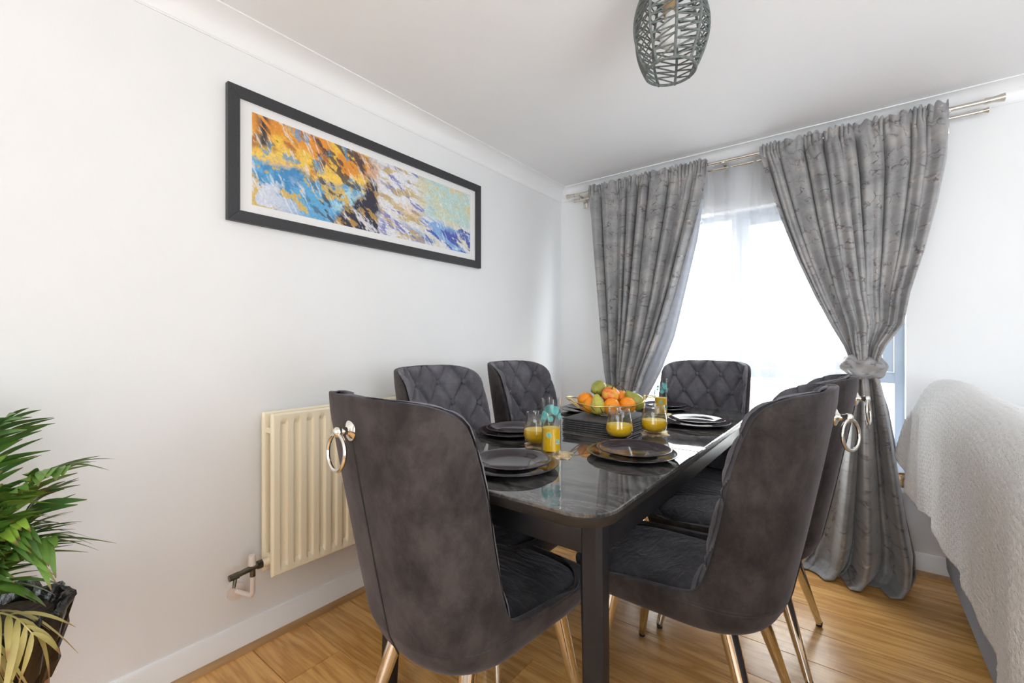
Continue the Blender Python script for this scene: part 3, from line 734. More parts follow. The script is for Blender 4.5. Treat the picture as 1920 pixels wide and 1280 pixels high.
MB().box(.002, -hy + .03, -hz + .03, .012, hy - .03, hz - .03).build('mount_board', 'paper_white', pic, smooth=False)
MB().box(.0165, -hy + .035, -hz + .035, .0175, hy - .035, hz - .035).build('glazing', 'picture_glass', pic, smooth=False)
# abstract print, colours of the paint itself in a colour attribute
NU, NV = 720, 216; au, av = 1.168, .340
rg = np.random.RandomState(11)
U, V = np.meshgrid(np.linspace(0, 1, NU), np.linspace(0, 1, NV))
def vnoise(x, y, seed):
    rs = np.random.RandomState(seed); G = rs.rand(64, 64); xi = np.floor(x).astype(int); yi = np.floor(y).astype(int); fx = x - xi; fy = y - yi
    fx = fx * fx * (3 - 2 * fx); fy = fy * fy * (3 - 2 * fy); g = lambda i, j: G[i % 64, j % 64]
    return (g(xi, yi) * (1 - fx) + g(xi + 1, yi) * fx) * (1 - fy) + (g(xi, yi + 1) * (1 - fx) + g(xi + 1, yi + 1) * fx) * fy
def fbm(x, y, seed, o=6):
    s = 0; a = .5
    for k in range(o): s = s + a * vnoise(x * 2 ** k + 3.1 * k, y * 2 ** k, seed + k); a *= .62
    s = .5 + (s - .57) * .82
    return s
X, Y = U * 3.44, V
w1 = fbm(X * 3, Y * 3, 1) - .5; w2 = fbm(X * 3, Y * 3, 9) - .5
xw, yw = U + w1 * .10, V + w2 * .35
sm_ = lambda a, b, t: np.clip((t - a) / (b - a), 0, 1)
C = np.zeros((NV, NU, 3))
def put(c, m):
    global C
    m = np.clip(m, 0, 1)[..., None]; C = C * (1 - m) + np.array(c) * m
scr = lambda sx, sy, ang, seed: fbm((X * cos(ang) + Y * sin(ang)) * sx, (-X * sin(ang) + Y * cos(ang)) * sy, seed, 5)
put((.80, .80, .82), np.ones_like(U))
# right: pale teal above, white and blue below
put((.52, .72, .66), sm_(.66, .74, xw) * sm_(.40, .50, yw) * .85)
put((.80, .62, .25), sm_(.53, .62, scr(5, 5, .5, 20)) * sm_(.66, .74, xw) * sm_(.5, .6, yw) * .9)
put((.76, .70, .42), sm_(.55, .6, scr(9, 3, 1.2, 60)) * sm_(.62, .70, xw) * .6)
put((.25, .46, .76), sm_(.50, .56, scr(9, 3, 1.3, 21)) * sm_(.60, .70, xw) * sm_(.48, .38, yw))
put((.07, .11, .46), sm_(.54, .60, scr(14, 4, 1.1, 22)) * sm_(.55, .68, xw) * sm_(.40, .28, yw))
put((.05, .09, .38), sm_(.56, .62, scr(18, 4, 1.4, 62)) * sm_(.84, .92, xw) * sm_(.46, .38, yw))
put((.82, .45, .06), sm_(.50, .56, scr(7, 4, .9, 23)) * np.exp(-((xw - .60) / .05) ** 2 - ((yw - .18) / .25) ** 2) * 1.5)
# middle white with blue and ochre scribbles
put((.16, .17, .50), sm_(.57, .63, scr(17, 4, 1.25, 24)) * sm_(.46, .5, xw) * sm_(.78, .68, xw) * .9)
put((.60, .42, .12), sm_(.58, .63, scr(19, 5, 1.4, 25)) * sm_(.42, .5, xw) * sm_(.74, .64, xw) * .8)
# left: orange above, blue below
L_ = sm_(.47, .42, xw)
put((.80, .30, .025), L_ * sm_(.50, .56, yw)); put((.90, .55, .055), L_ * sm_(.46, .60, scr(3, 3, .3, 26)) * sm_(.50, .56, yw))
put((.92, .62, .10), L_ * np.exp(-((yw - .60) / .13) ** 2) * sm_(.40, .55, scr(5, 3, .1, 27)))
put((.38, .12, .02), L_ * sm_(.55, .62, scr(11, 5, .8, 28)) * sm_(.6, .7, yw) * .8)
B_ = L_ * sm_(.55, .49, yw)
put((.055, .27, .55), B_); put((.11, .40, .68), B_ * sm_(.48, .58, scr(5, 4, .4, 29)))
put((.66, .70, .80), B_ * sm_(.49, .56, scr(8, 4, .7, 30)) * sm_(.20, .05, xw) * sm_(.42, .30, yw)); put((.42, .68, .78), B_ * sm_(.48, .56, scr(7, 7, .2, 31)) * sm_(.26, .32, xw))
put((.70, .46, .08), B_ * sm_(.57, .61, scr(10, 8, .6, 32)) * .9); put((.03, .03, .05), L_ * sm_(.60, .63, scr(15, 6, .9, 33)) * sm_(.1, .25, xw) * .85)
put((.10, .33, .55), L_ * sm_(.58, .63, scr(7, 6, .2, 41)) * sm_(.55, .6, yw) * .8)
# dark heart of the picture
D_ = np.exp(-((xw - .435) / .045) ** 2) * sm_(.85, .55, yw) + np.exp(-((xw - .36) / .08) ** 2 - ((yw - .10) / .16) ** 2)
put((.018, .018, .045), sm_(.30, .55, D_ * (.45 + scr(8, 5, .7, 34)))); put((.65, .36, .06), sm_(.60, .64, scr(14, 6, 1., 35)) * np.clip(D_ * 1.5, 0, 1) * .7)
put((.8, .8, .85), sm_(.63, .66, scr(20, 5, .9, 36)) * np.clip(D_, 0, 1) * .8)
put((.03, .025, .03), np.exp(-((U - .035) / .02) ** 2) * sm_(.62, .7, V) * sm_(.45, .5, scr(26, 5, .8, 37)))
put((.9, .9, .9), sm_(.66, .70, scr(34, 5, .5, 38)) * .55)
fine = fbm(X * 60, Y * 60, 71, 3) - .5; C = np.clip(C * (1 + .55 * fine[..., None]), 0, 1)
vv = [(.0125, (u - .5) * au, (w - .5) * av) for w in np.linspace(0, 1, NV) for u in np.linspace(0, 1, NU)]
art = mesh('art_print', vv, grid_faces(NU, NV), 'art_print', pic, smooth=False); fix_normals(art.data)
ca = art.data.color_attributes.new('print', 'FLOAT_COLOR', 'POINT')
ca.data.foreach_set('color', np.concatenate([C.reshape(-1, 3), np.ones((NU * NV, 1))], 1).ravel().astype(np.float32))

# ------------------------------------------------------------------ radiator
RY0, RY1, RZ0, RZ1 = .724, 1.640, .282, .862
rad = thing('radiator', 'cream double panel radiator with vertical flutes under the framed picture', 'radiator', (0, RY0, RZ0))
RL, RH = RY1 - RY0, RZ1 - RZ0
def rad_panel(xo, name):
    # pressed front: grid with flute profile
    ny = 400; us = np.linspace(0, RL, ny); zs_ = [0., .006, .028, .040, .050, RH - .050, RH - .040, RH - .028, RH - .006, RH]; v = []
    pitch = .0485; first = .042
    for iz, z in enumerate(zs_):
        zf = {4: 1., 5: 1., 3: .7, 6: .7}.get(iz, 0.)
        for u in us:
            k = round((u - first) / pitch); c = first + k * pitch; d = abs(u - c)
            m_ = max(0., min(1., (.0135 - d) / .006)) if first - .02 < u < RL - .03 else 0.
            m_ = m_ * m_ * (3 - 2 * m_); e = min(u, RL - u, z, RH - z); ed = max(0, 1 - e / .008)
            v.append((xo - .013 * m_ * zf - .007 * ed ** 2, u, z))
    f = grid_faces(ny, len(zs_)); o0 = len(v)
    mb = MB().add(v, f); mb.box(xo - .016, 0.001, .001, xo - .0095, RL - .001, RH - .001)
    return mb.build(name, 'radiator_cream', rad)
rad_panel(.132, 'front_panel'); rad_panel(.062, 'back_panel')
MB().box(.046, .01, RH - .075, .124, .022, RH - .055).box(.046, RL - .022, RH - .075, .124, RL - .01, RH - .055).box(.046, .01, .05, .124, .022, .07).build('panel_bridge', 'radiator_cream', rad, bevel=.002)
MB().box(0.001, .14, .08, .047, .17, RH - .08).box(0.001, RL - .17, .08, .047, RL - .14, RH - .08).build('wall_bracket', 'radiator_cream', rad)
MB().tube([(.085, .012, .045), (.085, -.018, .045)], .013, 14).build('tail_nut', 'radiator_cream', rad)
MB().tube([(.085, -.014, .045), (.085, -.030, .045)], .015, 8).tube([(.085, -.030, .045), (.085, -.095, .036)], [.011, .009], 12).tube([(.085, -.045, .060), (.085, -.045, .012)], .009, 12).tube([(.085, -.090, .036), (.085, -.120, .034)], [.012, .011], 8).tube([(.085, -.100, .030), (.093, -.108, .000)], [.007, .005], 8).build('lockshield_valve', 'brass_dark', rad)
MB().tube([(.085, -.047, .052), (.085, -.047, .088)], [.012, .011], 12).build('valve_cap', 'pipe_paint', rad)
MB().tube([(.085, -.045, .015), (.085, -.045, -.045), (.078, -.046, -.056), (.055, -.052, -.058), (.006, -.066, -.058)], .0082, 12).build('feed_pipe', 'pipe_paint', rad)
MB().tube([(.0015, -.068, -.058), (.008, -.068, -.058)], .030, 24).build('pipe_collar', 'pipe_paint', rad)

# ------------------------------------------------------------------ pendant lampshade
pend = thing('pendant_lamp', 'grey rope-wrapped barrel pendant lampshade hanging from the ceiling over the table', 'lamp', (1.318, 1.365, 1.938))
HS = .265
def pr(z): t = z / HS; return .070 + .039 * sin(pi * min(1, max(0, t))) ** .9
NRIB = 9
for z, nm in ((0.004, 'bottom_ring'), (HS - .004, 'top_ring')):
    MB().tube([(pr(z) * cos(a), pr(z) * sin(a), z) for a in np.linspace(0, 2 * pi, 48, endpoint=False)], .0042, 8, True).build(nm, 'rope_grey', pend)
for k in range(NRIB):
    a = 2 * pi * k / NRIB + .3
    MB().tube([(pr(z) * cos(a), pr(z) * sin(a), z) for z in np.linspace(0, HS, 20)], .0042, 8).build('rib', 'rope_grey', pend)
    mb = MB(); a1 = a + 2 * pi / NRIB; rn = random.Random(k)
    z = .006; up_ = True; n = 0
    while z < HS - .012:
        za = z; zb = min(HS - .006, z + (.026 if n % 2 == 0 else -.003) + rn.uniform(-.004, .004)); pts = []
        if n % 2 == 0: A0, A1 = a, a1
        else: A0, A1 = a1, a
        for t in np.linspace(0, 1, 5):
            zz = za + (zb - za) * t; P0 = Vector((pr(zz) * cos(a), pr(zz) * sin(a), zz)); P1 = Vector((pr(zz) * cos(a1), pr(zz) * sin(a1), zz))
            pts.append(P0.lerp(P1, t if n % 2 == 0 else 1 - t) * 1.0 + Vector((0, 0, 0)))
        pts = [Vector((p_.x * 1.01, p_.y * 1.01, p_.z)) for p_ in pts]
        mb.tube(pts, .0023, 6); z = zb if n % 2 == 0 else zb; n += 1
    stuff(mb.build('wound_cord', 'rope_grey', pend))
MB().lathe([(.018, HS + .0), (.018, HS - .055), (.022, HS - .06), (.022, HS - .082), (.0005, HS - .082)], 20).build('lamp_holder', 'bulb_brown', pend)
MB().lathe([(.013, HS - .078), (.016, HS - .10), (.028, HS - .135), (.031, HS - .155), (.028, HS - .175), (.016, HS - .188), (.0005, HS - .192)], 24).build('bulb', 'bulb_white', pend)
MB().tube([(0, 0, HS), (0, 0, ZC - 1.938 - .02)], .003, 8).build('cord', 'bulb_white', pend)
MB().lathe([(.0005, ZC - 1.938 - .035), (.03, ZC - 1.938 - .03), (.042, ZC - 1.938 - .012), (.043, ZC - 1.938), (.0005, ZC - 1.938)], 28).build('ceiling_rose', 'bulb_white', pend)
sp = MB()
for k in range(3): sp.tube([(0, 0, HS - .004), (pr(HS) * cos(k * 2.094), pr(HS) * sin(k * 2.094), HS - .004)], .002, 6)
sp.build('shade_spider', 'rope_grey', pend)

# ------------------------------------------------------------------ curtain poles
RZ, RYF, RYB = 2.168, 2.795, 2.845
def pole(name, y, z, r, x0, x1, label, fin):
    t = thing(name, label, 'curtain pole', (x0, y, z), 0)
    L = x1 - x0
    MB().tube([(0, 0, 0), (L, 0, 0)], r, 16).build('rod', 'nickel', t)
    for s, xx in ((-1, 0), (1, L)):
        MB().tube([(xx, 0, 0), (xx + s * .004, 0, 0), (xx + s * .012, 0, 0), (xx + s * .03, 0, 0), (xx + s * fin, 0, 0)], [r * 1.3, r * 1.3, r * 1.2, r * 1.25, r * 1.7], 18).build('finial', 'nickel', t)
    return t
p1 = pole('curtain_pole', RYF, RZ, .0105, .175, 2.215, 'brushed nickel front curtain pole carrying the grey curtains', .06)
p2 = pole('curtain_pole', RYB, RZ - .022, .0080, .190, 2.19, 'thinner brushed nickel rear pole carrying the sheer curtains', .045)
for xx in (.21, 1.16, 2.10):
    b = MB().box(xx - .175 - .008, -.012, -.012, xx - .175 + .008, YB - RYF - .001, -.004).box(xx - .175 - .016, YB - RYF - .008, -.075, xx - .175 + .016, YB - RYF - .0005, .012)
    b.build('bracket', 'nickel', p1, bevel=.0015)

# ------------------------------------------------------------------ curtains
def cloth(name, rows, nfold, mat, parent=None, NU=340, NV=160, seed=1, thick=.004, width=1.6, sub=0, fsharp=1.):
    """rows: (z, x_left, x_right, y, fold_depth, fine) from top to bottom"""
    rs = np.random.RandomState(seed); zt = [r[0] for r in rows]
    ph = rs.rand(6) * 6.28; T = np.linspace(0, 1, NV); zi = np.linspace(0, len(rows) - 1, NV)
    R_ = np.array(rows, float); u = np.linspace(0, 1, NU); v = []; uv = []
    # irregular fold positions
    warp = u + .022 * np.sin(2 * pi * 2.3 * u + ph[0]) + .013 * np.sin(2 * pi * 5.1 * u + ph[1])
    Ltot = rows[0][0] - rows[-1][0]
    for j in range(NV):
        z, xl, xr, y, d, fine = [np.interp(zi[j], range(len(rows)), R_[:, c]) for c in range(6)]
        a = 2 * pi * nfold * warp + .25 * sin(z * 5 + ph[2]); w = np.sin(a + .8 * np.sin(a + ph[3])); w = w * 1.55 + .35 * np.sin(2 * a + ph[4] + z) 
        f2 = np.sin(2 * pi * nfold * 3.7 * warp + ph[4] + 2 * sin(z * 21)) + .7 * np.sin(2 * pi * nfold * 4.3 * warp + ph[5])
        amp = d * (.65 + .35 * np.sin(2 * pi * 1.7 * u + ph[1]))
        yy = y - amp * .6 + amp * 1.35 * w + fine * f2
        xx = xl + (xr - xl) * u + np.cos(a) * amp * .42 * fsharp * np.minimum(1, np.minimum(u, 1 - u) * 12)
        zz = z + fine * 1.2 * np.sin(2 * pi * nfold * 3.1 * warp + ph[0]) * (1 if fine > 0 else 0)
        for k in range(NU): v.append((xx[k], yy[k], zz[k])); uv.append((u[k] * width, z))
    o = mesh(name, v, grid_faces(NU, NV), mat, parent, uv=uv)
    if thick:
        m_ = o.modifiers.new('thick', 'SOLIDIFY'); m_.thickness = thick
    return o
# right curtain
rc = thing('curtain', 'grey marbled velvet curtain tied in a knot, right of the window', 'curtain', (1.72, RYF, 0), 0, 'grey marbled curtains')
ox, oy = 1.72, RYF
def loc(rows): return [(z, a - ox, b - ox, y - oy, d, f) for z, a, b, y, d, f in rows]
rows = [(2.200, 1.350, 2.100, 2.790, .010, .0085), (2.180, 1.350, 2.100, 2.780, .006, .0055), (2.150, 1.352, 2.098, 2.780, .008, .0050), (2.11, 1.362, 2.096, 2.785, .020, .0022),
        (1.95, 1.405, 2.09, 2.79, .034, 0), (1.75, 1.462, 2.06, 2.79, .038, 0), (1.55, 1.528, 2.02, 2.785, .040, 0), (1.35, 1.606, 1.965, 2.775, .040, 0), (1.20, 1.672, 1.938, 2.765, .038, 0), (1.10, 1.722, 1.875, 2.755, .034, 0), (1.04, 1.742, 1.855, 2.75, .026, 0), (.99, 1.746, 1.85, 2.75, .022, 0)]
cloth('upper_drape', loc(rows), 9, 'curtain_velvet', rc, seed=4)
rows = [(1.03, 1.750, 1.848, 2.752, .020, 0), (.96, 1.745, 1.855, 2.75, .026, 0), (.88, 1.735, 1.872, 2.745, .032, 0), (.74, 1.712, 1.895, 2.735, .042, 0), (.52, 1.675, 1.925, 2.715, .052, 0), (.30, 1.635, 1.955, 2.695, .058, 0), (.14, 1.605, 1.985, 2.675, .058, 0), (.05, 1.585, 1.985, 2.655, .050, 0), (.012, 1.560, 1.965, 2.625, .045, 0), (.006, 1.540, 1.93, 2.590, .030, 0)]
lw = cloth('lower_drape', loc(rows), 3.2, 'curtain_velvet', rc, seed=9, NV=100, NU=160, width=1.0)
# knot: wrapped band around the gathered cloth
def knot(cx_, cy_, cz_, w, dpt, h, parent, seed=0):
    NA, NZ = 72, 34; rs = np.random.RandomState(seed); v = []; uv = []
    for j in range(NZ):
        t = j / (NZ - 1); b = -pi / 2 + pi * t
        for k in range(NA):
            a = 2 * pi * k / NA
            rad_ = cos(b) ** .45 * (1 + .10 * sin(3 * a + 5 * t + seed) + .07 * sin(7 * a - 9 * t) + .06 * sin(16 * t + 2 * a))
            zz = sin(b) * h * .5 + .010 * sin(2 * a + 1) + .006 * sin(5 * a + seed)
            v.append((cx_ + w * .5 * rad_ * cos(a), cy_ + dpt * .5 * rad_ * sin(a), cz_ + zz)); uv.append((k / NA * .5, t * .25))
    o = mesh('knot', v, grid_faces(NA, NZ, wrap=True), 'curtain_velvet', parent, uv=uv); fix_normals(o.data)
    return o
knot(1.800 - ox, 2.745 - oy, .998, .166, .175, .108, rc, 1)
# pale lining hanging behind the right curtain
rows = [(.98, 1.79, 1.845, 2.79, .004, 0), (.80, 1.81, 1.895, 2.80, .006, 0), (.6, 1.83, 1.925, 2.80, .006, 0), (.42, 1.85, 1.925, 2.79, .006, 0), (.34, 1.86, 1.920, 2.785, .006, 0)]
cloth('lining', loc(rows), 1.5, 'lining_cloth', rc, seed=12, NU=40, NV=40)
# left curtain
lc = thing('curtain', 'grey marbled velvet curtain gathered back, left of the window', 'curtain', (.65, RYF, 0), 0, 'grey marbled curtains')
ox, oy = .65, RYF
rows = [(2.200, .285, 1.078, 2.790, .010, .0085), (2.180, .285, 1.078, 2.780, .006, .0055), (2.150, .286, 1.076, 2.780, .008, .0050), (2.11, .290, 1.068, 2.785, .020, .0022),
        (1.90, .310, 1.020, 2.79, .032, 0), (1.65, .335, .950, 2.79, .036, 0), (1.40, .365, .880, 2.785, .038, 0), (1.15, .400, .800, 2.775, .038, 0), (.92, .440, .705, 2.765, .036, 0), (.75, .478, .645, 2.755, .030, 0), (.66, .500, .615, 2.75, .022, 0), (.60, .505, .610, 2.75, .020, 0)]
cloth('upper_drape', loc(rows), 9, 'curtain_velvet', lc, seed=21)
rows = [(.64, .51, .605, 2.752, .020, 0), (.54, .49, .625, 2.75, .028, 0), (.38, .45, .66, 2.74, .040, 0), (.18, .41, .70, 2.72, .046, 0), (.05, .39, .72, 2.70, .045, 0), (.008, .37, .74, 2.67, .035, 0)]
cloth('lower_drape', loc(rows), 3.2, 'curtain_velvet', lc, seed=23, NV=60, NU=120, width=1.)
knot(.557 - ox, 2.745 - oy, .625, .160, .175, .108, lc, 2)
rows = [(1.98, .93, 1.045, 2.822, .001, 0), (1.75, .90, 1.012, 2.825, .003, 0), (1.45, .83, .940, 2.83, .005, 0), (1.15, .74, .870, 2.83, .006, 0), (.92, .66, .785, 2.815, .006, 0), (.75, .58, .705, 2.79, .006, 0), (.66, .53, .625, 2.77, .006, 0)]
cloth('lining', loc(rows), 1.2, 'lining_cloth', lc, seed=14, NU=60, NV=80)
# sheers on the rear pole
ox, oy = 0, 0
s1 = cloth('sheer_curtain', [(2.175, .33, 1.215, 2.853, .006, .001), (2.14, .33, 1.215, 2.853, .008, .001), (1.9, .37, 1.22, 2.856, .012, 0), (1.0, .52, 1.225, 2.858, .014, 0), (.44, .52, 1.23, 2.858, .014, 0)], 8, 'sheer_voile', None, seed=31, NU=220, NV=50, thick=0)
tag(s1, 'white sheer voile panel over the left half of the window', 'curtain', 'sheer curtains')
s2 = cloth('sheer_curtain', [(2.178, 1.10, 1.83, 2.842, .004, .001), (2.14, 1.10, 1.83, 2.842, .005, .001), (1.9, 1.095, 1.80, 2.84, .006, 0), (1.0, 1.09, 1.76, 2.838, .008, 0), (.44, 1.085, 1.75, 2.838, .008, 0)], 6, 'sheer_voile', None, seed=33, NU=220, NV=50, thick=0)
tag(s2, 'white sheer voile panel over the right half of the window, beside the knotted curtain', 'curtain', 'sheer curtains')

# ------------------------------------------------------------------ sofa and throw
sofa = thing('sofa', 'navy fabric sofa at the right, seen from behind under a white throw', 'sofa', (2.55, 1.55, 0))
def rb(name, b, bev, mat='navy_fabric', lean=0.):
    mb = MB().box(*b); mb.v = [(x - lean * (z - b[2]) / (b[5] - b[2]), y, z) for x, y, z in mb.v]
    return mb.build(name, mat, sofa, bevel=bev, seg=4)
rb('back_frame', (-.475, -.95, .12, -.27, 1.09, .835), .045, lean=.050)
rb('seat_base', (-.24, -.95, .12, .50, 1.09, .32), .04)
rb('arm', (-.24, .87, .30, .50, 1.09, .62), .06)
rb('seat_cushion', (-.235, -.94, .32, .52, .865, .47), .05)
rb('back_cushion', (-.315, -.94, .47, -.04, .865, .735), .09)
for x in (-.40, .44):
    for y in (-.90, 1.02): MB().tube([(x, y, .125), (x, y, .0)], [.026, .020], 12).build('foot', 'black_rubber', sofa)
# throw draped over the back: profile across x, swept along y
def throw():
    NU, NV = 170, 240; v = []; uv = []; YE = 2.665
    for j in range(NV):
        q = j / (NV - 1); y = YE - q * 1.95; dd = YE - y
        e = max(0., 1 - dd / .30)
        hem = .432 + .018 * sin(y * 3.7 + .6) + .010 * sin(y * 9.) + .20 * max(0, 1 - dd / .18) ** 1.15 - .035 * min(1, max(0, (dd - .7) / .6))
        topz = .962 - .018 * q + .010 * math.exp(-((dd - .22) / .16) ** 2) - .10 * max(0, 1 - dd / .11) ** 2.2
        xt = 2.000 - .028 * e; xh = 2.006 - .098 * e ** 1.4 + .012 * sin(y * 5.)
        pts = [(xh, hem), (xh + (xt - xh) * .35, hem + (topz - hem) * .35), (xh + (xt - xh) * .75, hem + (topz - hem) * .7), (xt + .006, topz - .10), (xt + .034, topz - .036), (xt + .072, topz - .004), (xt + .115, topz - .016), (xt + .17, topz - .055), (xt + .27, topz - .105), (xt + .42, topz - .16), (xt + .52, topz - .23), (xt + .55, topz - .32), (xt + .56, topz - .45)]
        P = np.array(pts); L = np.concatenate([[0], np.cumsum(np.hypot(*np.diff(P, axis=0).T))]); s = np.linspace(0, L[-1], NU)
        def sm3(c):
            a = np.interp(s, L, c); ker = np.hanning(17); ker /= ker.sum(); ap = np.pad(a, 8, mode='reflect', reflect_type='odd'); return np.convolve(ap, ker, 'valid')
        X_, Z_ = sm3(P[:, 0]), sm3(P[:, 1])
        fold = (np.clip((topz - .04 - Z_) / .35, 0, 1)) * (X_ < xt + .1)
        fw_ = .013 * np.sin(dd * 62 + 1.5 * Z_) * math.exp(-(dd / .22) ** 2) + .007 * np.sin(y * 15 + Z_ * 4) + .004 * np.sin(y * 31 - Z_ * 6)
        bumpy = .0022 * np.sin(s * 230) * np.sin(y * 230)
        for k in range(NU):
            v.append((X_[k] - fw_[k] * fold[k] - bumpy[k], y, Z_[k] + .6 * bumpy[k])); uv.append((s[k], y))
    o = mesh('throw_blanket', v, grid_faces(NU, NV), 'knit_throw', uv=uv)
    m_ = o.modifiers.new('thick', 'SOLIDIFY'); m_.thickness = .008; m_.offset = -1
    return o
tag(throw(), 'white honeycomb knit throw draped over the back of the navy sofa', 'blanket')
# brown woven thing on the sill
bs = thing('woven_basket', 'brown woven basket on the window sill, mostly hidden behind the white throw', 'basket', (2.005, 2.885, WZ0 - .0))
bs.scale = (.60, .60, .75); bs.location = (1.957, 2.868, WZ0 + .0005)
MB().lathe([(.0005, 0), (.040, 0), (.047, .02), (.050, .05), (.050, .075), (.047, .075), (.045, .02), (.0005, .006)], 28, cap0=False, cap1=False).build('basket_body', 'basket_brown', bs)
MB().tube([(.0495 * cos(a), .0495 * sin(a), .076) for a in np.linspace(0, 2 * pi, 30, endpoint=False)], .004, 8, True).build('basket_rim', 'basket_brown', bs)

# ------------------------------------------------------------------ potted palm on a wooden stool
PX, PYY, PZ = .300, .040, .365
stool = thing('plant_stool', 'orange-brown wooden stool carrying the bagged plant pot', 'stool', (PX, PYY, 0))
MB().lathe([(.0005, PZ - .028), (.112, PZ - .028), (.117, PZ - .022), (.117, PZ - .006), (.112, PZ), (.0005, PZ)], 40).build('stool_top', 'terracotta_wood', stool)
for k in range(4):
    a = pi / 4 + k * pi / 2
    MB().tube([(.10 * cos(a), .10 * sin(a), PZ - .028), (.135 * cos(a), .135 * sin(a), 0)], [.017, .013], 12).build('leg', 'terracotta_wood', stool)
palm = thing('potted_palm', 'green parlour palm with straw-coloured dead leaves in a pot wrapped in a black bin liner', 'plant', (PX, PYY, PZ + .0005))
NA, prof = 96, [(.004, .001), (.105, .001), (.120, .010), (.130, .05), (.142, .11), (.150, .150), (.153, .168), (.149, .178), (.143, .172), (.138, .155), (.134, .14)]
v = []; rs = np.random.RandomState(5)
for i, (r, z) in enumerate(prof):
    for k in range(NA):
        a = 2 * pi * k / NA; w_ = (.006 * sin(17 * a + z * 30) + .005 * sin(9 * a - z * 55) + .004 * sin(31 * a + i)) * (1 if i > 1 else 0)
        v.append(((r + w_) * cos(a), (r + w_) * sin(a), z + (.006 * sin(11 * a) + .005 * sin(5 * a + 1) if i >= 5 else 0)))
o = mesh('bin_liner', v, grid_faces(NA, len(prof), wrap=True) + [tuple(range(NA))[::-1]], 'bin_liner', palm); fix_normals(o.data)
cr_ = MB()
for k in range(7):
    z0 = .03 + k * .016
    cr_.tube([((itp([(z, r) for r, z in prof[2:7]], z0 + .03 * (a + .9)) + .0035) * cos(a), (itp([(z, r) for r, z in prof[2:7]], z0 + .03 * (a + .9)) + .0035) * sin(a), z0 + .03 * (a + .9)) for a in np.linspace(-1.5 + k * .07, .5 - k * .08, 20)], [.0006] + [.0022] * 18 + [.0006], 6)
stuff(cr_.build('liner_creases', 'bin_liner', palm))
MB().lathe([(.0005, .135), (.136, .138), (.1365, .13), (.0005, .12)], 40, cap0=False, cap1=False).build('soil', 'soil', palm)
def leaf_mesh(L, w, droop, fold=.25):
    n = 8; vs_ = []; uv = []
    for i in range(n + 1):
        t = i / n; ww = w * (sin(pi * min(1, t * .93 + .05)) ** .8) * (1 - .25 * t); zc = -droop * t * t * L
        for s in (-1, 0, 1): vs_.append((s * ww, t * L, zc - abs(s) * ww * -fold)); uv.append(((s + 1) / 2, t))
    return vs_, grid_faces(3, n + 1), uv
LM = {}
def leaf(L, w, droop, mat):
    key = (round(L, 2), round(w, 3), round(droop, 1), mat)
    if key not in LM:
        vs_, f, uv = leaf_mesh(L, w, droop); o = mesh('leaflet', vs_, f, mat, uv=uv); LM[key] = o.data; bpy.data.objects.remove(o)
    o = bpy.data.objects.new('leaflet', LM[key]); COL.objects.link(o); return o
def frond(pts, n, Lmax, mat, rnd, up=Vector((0, 0, 1)), spread=1.0, wid=.011, start=.3, droop=.5):
    """pts: control points of the rachis in palm space"""
    P = [Vector(p) for p in pts]
    # catmull resample
    M = 24; S = []
    for k in range(M + 1):
        t = k / M * (len(P) - 1); i = min(int(t), len(P) - 2); f = t - i
        p0, p1, p2, p3 = P[max(i - 1, 0)], P[i], P[i + 1], P[min(i + 2, len(P) - 1)]
        S.append(.5 * ((2 * p1) + (p2 - p0) * f + (2 * p0 - 5 * p1 + 4 * p2 - p3) * f * f + (3 * p1 - p0 - 3 * p2 + p3) * f ** 3))
    fr_ = MB().tube(S, [.0032 * (1 - .7 * k / M) for k in range(M + 1)], 6).build('frond', mat, palm)
    for i in range(n):
        t = start + (1 - start) * (i + .5) / n; k = min(int(t * M), M - 1); p_ = S[k].lerp(S[k + 1], t * M - k); tg = (S[k + 1] - S[k]).normalized()
        side = tg.cross(up).normalized(); nn = side.cross(tg).normalized()
        prof_ = sin(pi * (.18 + .75 * (i + .5) / n)) ** .6
        for s in (-1, 1):
            d = (side * s * spread + tg * (.55 + .5 * t) + nn * rnd.uniform(-.05, .25)).normalized()
            L = Lmax * prof_ * rnd.uniform(.85, 1.1)
            if (PX + p_.x + d.x * L) < .03 or p_.x + PX < .01: continue
            o = leaf(round(L / .02) * .02 + .0001, wid * rnd.choice((.9, 1., 1.15)), droop * rnd.choice((.6, 1., 1.4)), mat)
            o.parent = fr_; xax = d.cross(nn).normalized(); zax = xax.cross(d).normalized()
            o.matrix_local = Matrix(((xax.x, d.x, zax.x, p_.x), (xax.y, d.y, zax.y, p_.y), (xax.z, d.z, zax.z, p_.z), (0, 0, 0, 1)))
    return fr_
# view axes at the plant: r to the right in the photo, b away from the viewer
r_ = Vector((.792, .610, 0)); b_ = Vector((-.610, .792, 0))
def q(r, b, z): return r_ * r + b_ * b + Vector((0, 0, z))
rnd = random.Random(2)
frond([q(.0, .0, .14), q(.02, .02, .30), q(.07, .02, .41), q(.13, .02, .472), q(.195, .01, .492)], 12, .100, 'leaf_green', rnd, spread=.9, start=.38, wid=.0115, droop=.35)
frond([q(0, 0, .14), q(.02, -.02, .34), q(.035, -.04, .46), q(.045, -.06, .55)], 10, .10, 'leaf_green', rnd, wid=.0095)
frond([q(0, 0, .14), q(-.04, .0, .38), q(-.08, .0, .52), q(-.10, .0, .62)], 9, .13, 'leaf_dark', rnd, wid=.012)
frond([q(0, 0, .14), q(.03, -.05, .26), q(.06, -.10, .33), q(.10, -.13, .35)], 9, .11, 'leaf_bright', rnd, wid=.014)
frond([q(0, 0, .14), q(.04, .01, .25), q(.09, .02, .32), q(.145, .03, .335)], 10, .085, 'leaf_green', rnd, wid=.009, droop=.9)
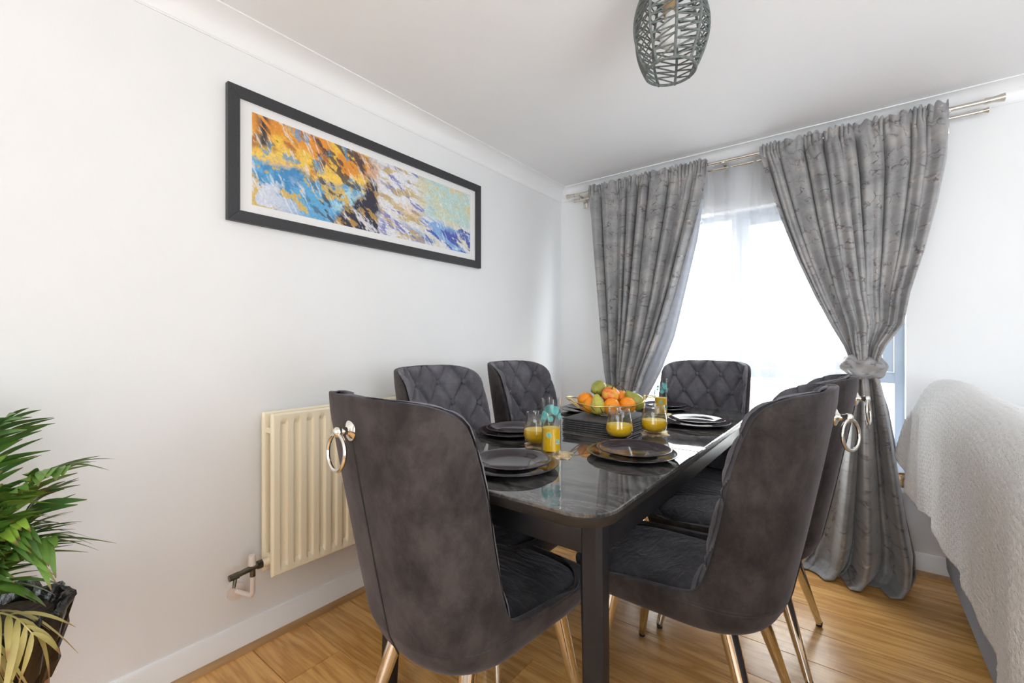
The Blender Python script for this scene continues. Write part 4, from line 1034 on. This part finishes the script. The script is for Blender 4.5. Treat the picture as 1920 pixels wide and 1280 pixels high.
frond([q(0, 0, .14), q(.04, -.02, .22), q(.08, -.04, .265), q(.12, -.05, .265)], 9, .10, 'leaf_green', rnd, wid=.012, droop=.8)
frond([q(0, 0, .14), q(-.02, -.08, .30), q(-.02, -.15, .42), q(.02, -.2, .46)], 9, .14, 'leaf_bright', rnd, wid=.015)
frond([q(0, 0, .14), q(-.08, -.03, .32), q(-.17, -.04, .46), q(-.26, -.05, .50)], 10, .14, 'leaf_green', rnd, wid=.012)
frond([q(0, 0, .14), q(-.07, .04, .36), q(-.14, .06, .54), q(-.20, .07, .62)], 9, .14, 'leaf_green', rnd, wid=.012)
frond([q(0, 0, .14), q(.02, .04, .27), q(.04, .06, .35), q(.06, .08, .40)], 8, .11, 'leaf_dark', rnd, wid=.012)
frond([q(0, 0, .14), q(.01, .01, .28), q(.03, .0, .38), q(.07, -.01, .43)], 9, .11, 'leaf_bright', rnd, wid=.012)
frond([q(0, 0, .14), q(-.04, -.06, .26), q(-.07, -.12, .34), q(-.10, -.18, .34)], 8, .14, 'leaf_bright', rnd, wid=.014)
rn2 = random.Random(8)
for k in range(22):
    a = rn2.uniform(-1.7, .35); e = rn2.uniform(.02, .135); h = rn2.uniform(.12, .30) if e > .08 else rn2.uniform(.26, .46)
    dx, dy = cos(a), sin(a)
    frond([q(0, 0, .14), q(dx * e * .25, dy * e * .25, .14 + h * .5), q(dx * e * .6, dy * e * .6, .14 + h * .85), q(dx * e, dy * e, .14 + h)], 9, rn2.uniform(.065, .10), rn2.choice(('leaf_green', 'leaf_green', 'leaf_bright', 'leaf_dark')), rn2, wid=rn2.uniform(.005, .0088), droop=rn2.uniform(.4, .9))
# dead straw leaves drooping over the rim
frond([q(0, -.02, .15), q(.05, -.05, .20), q(.10, -.09, .19), q(.15, -.12, .13)], 7, .11, 'leaf_straw', rnd, wid=.005, droop=1.4, spread=.6)
frond([q(0, -.02, .15), q(.02, -.08, .20), q(.03, -.14, .18), q(.05, -.19, .10)], 7, .12, 'leaf_straw', rnd, wid=.0055, droop=1.4, spread=.6)
frond([q(0, -.02, .15), q(-.04, -.07, .20), q(-.06, -.14, .18), q(-.06, -.19, .10)], 7, .12, 'leaf_straw', rnd, wid=.0055, droop=1.4, spread=.6)
frond([q(0, -.01, .15), q(.06, -.02, .20), q(.13, -.03, .20), q(.18, -.04, .17)], 6, .10, 'leaf_straw', rnd, wid=.006, droop=1.0, spread=.5)
for k in range(5):
    a = -2.3 + k * .42
    frond([q(.02 * cos(a), .02 * sin(a), .15), q(.09 * cos(a), .09 * sin(a), .195), q(.15 * cos(a), .15 * sin(a), .175), q(.185 * cos(a), .185 * sin(a), .11 - .02 * (k % 2))], 5, .12, 'leaf_straw', rnd, wid=.0048, droop=1.3, spread=.45)
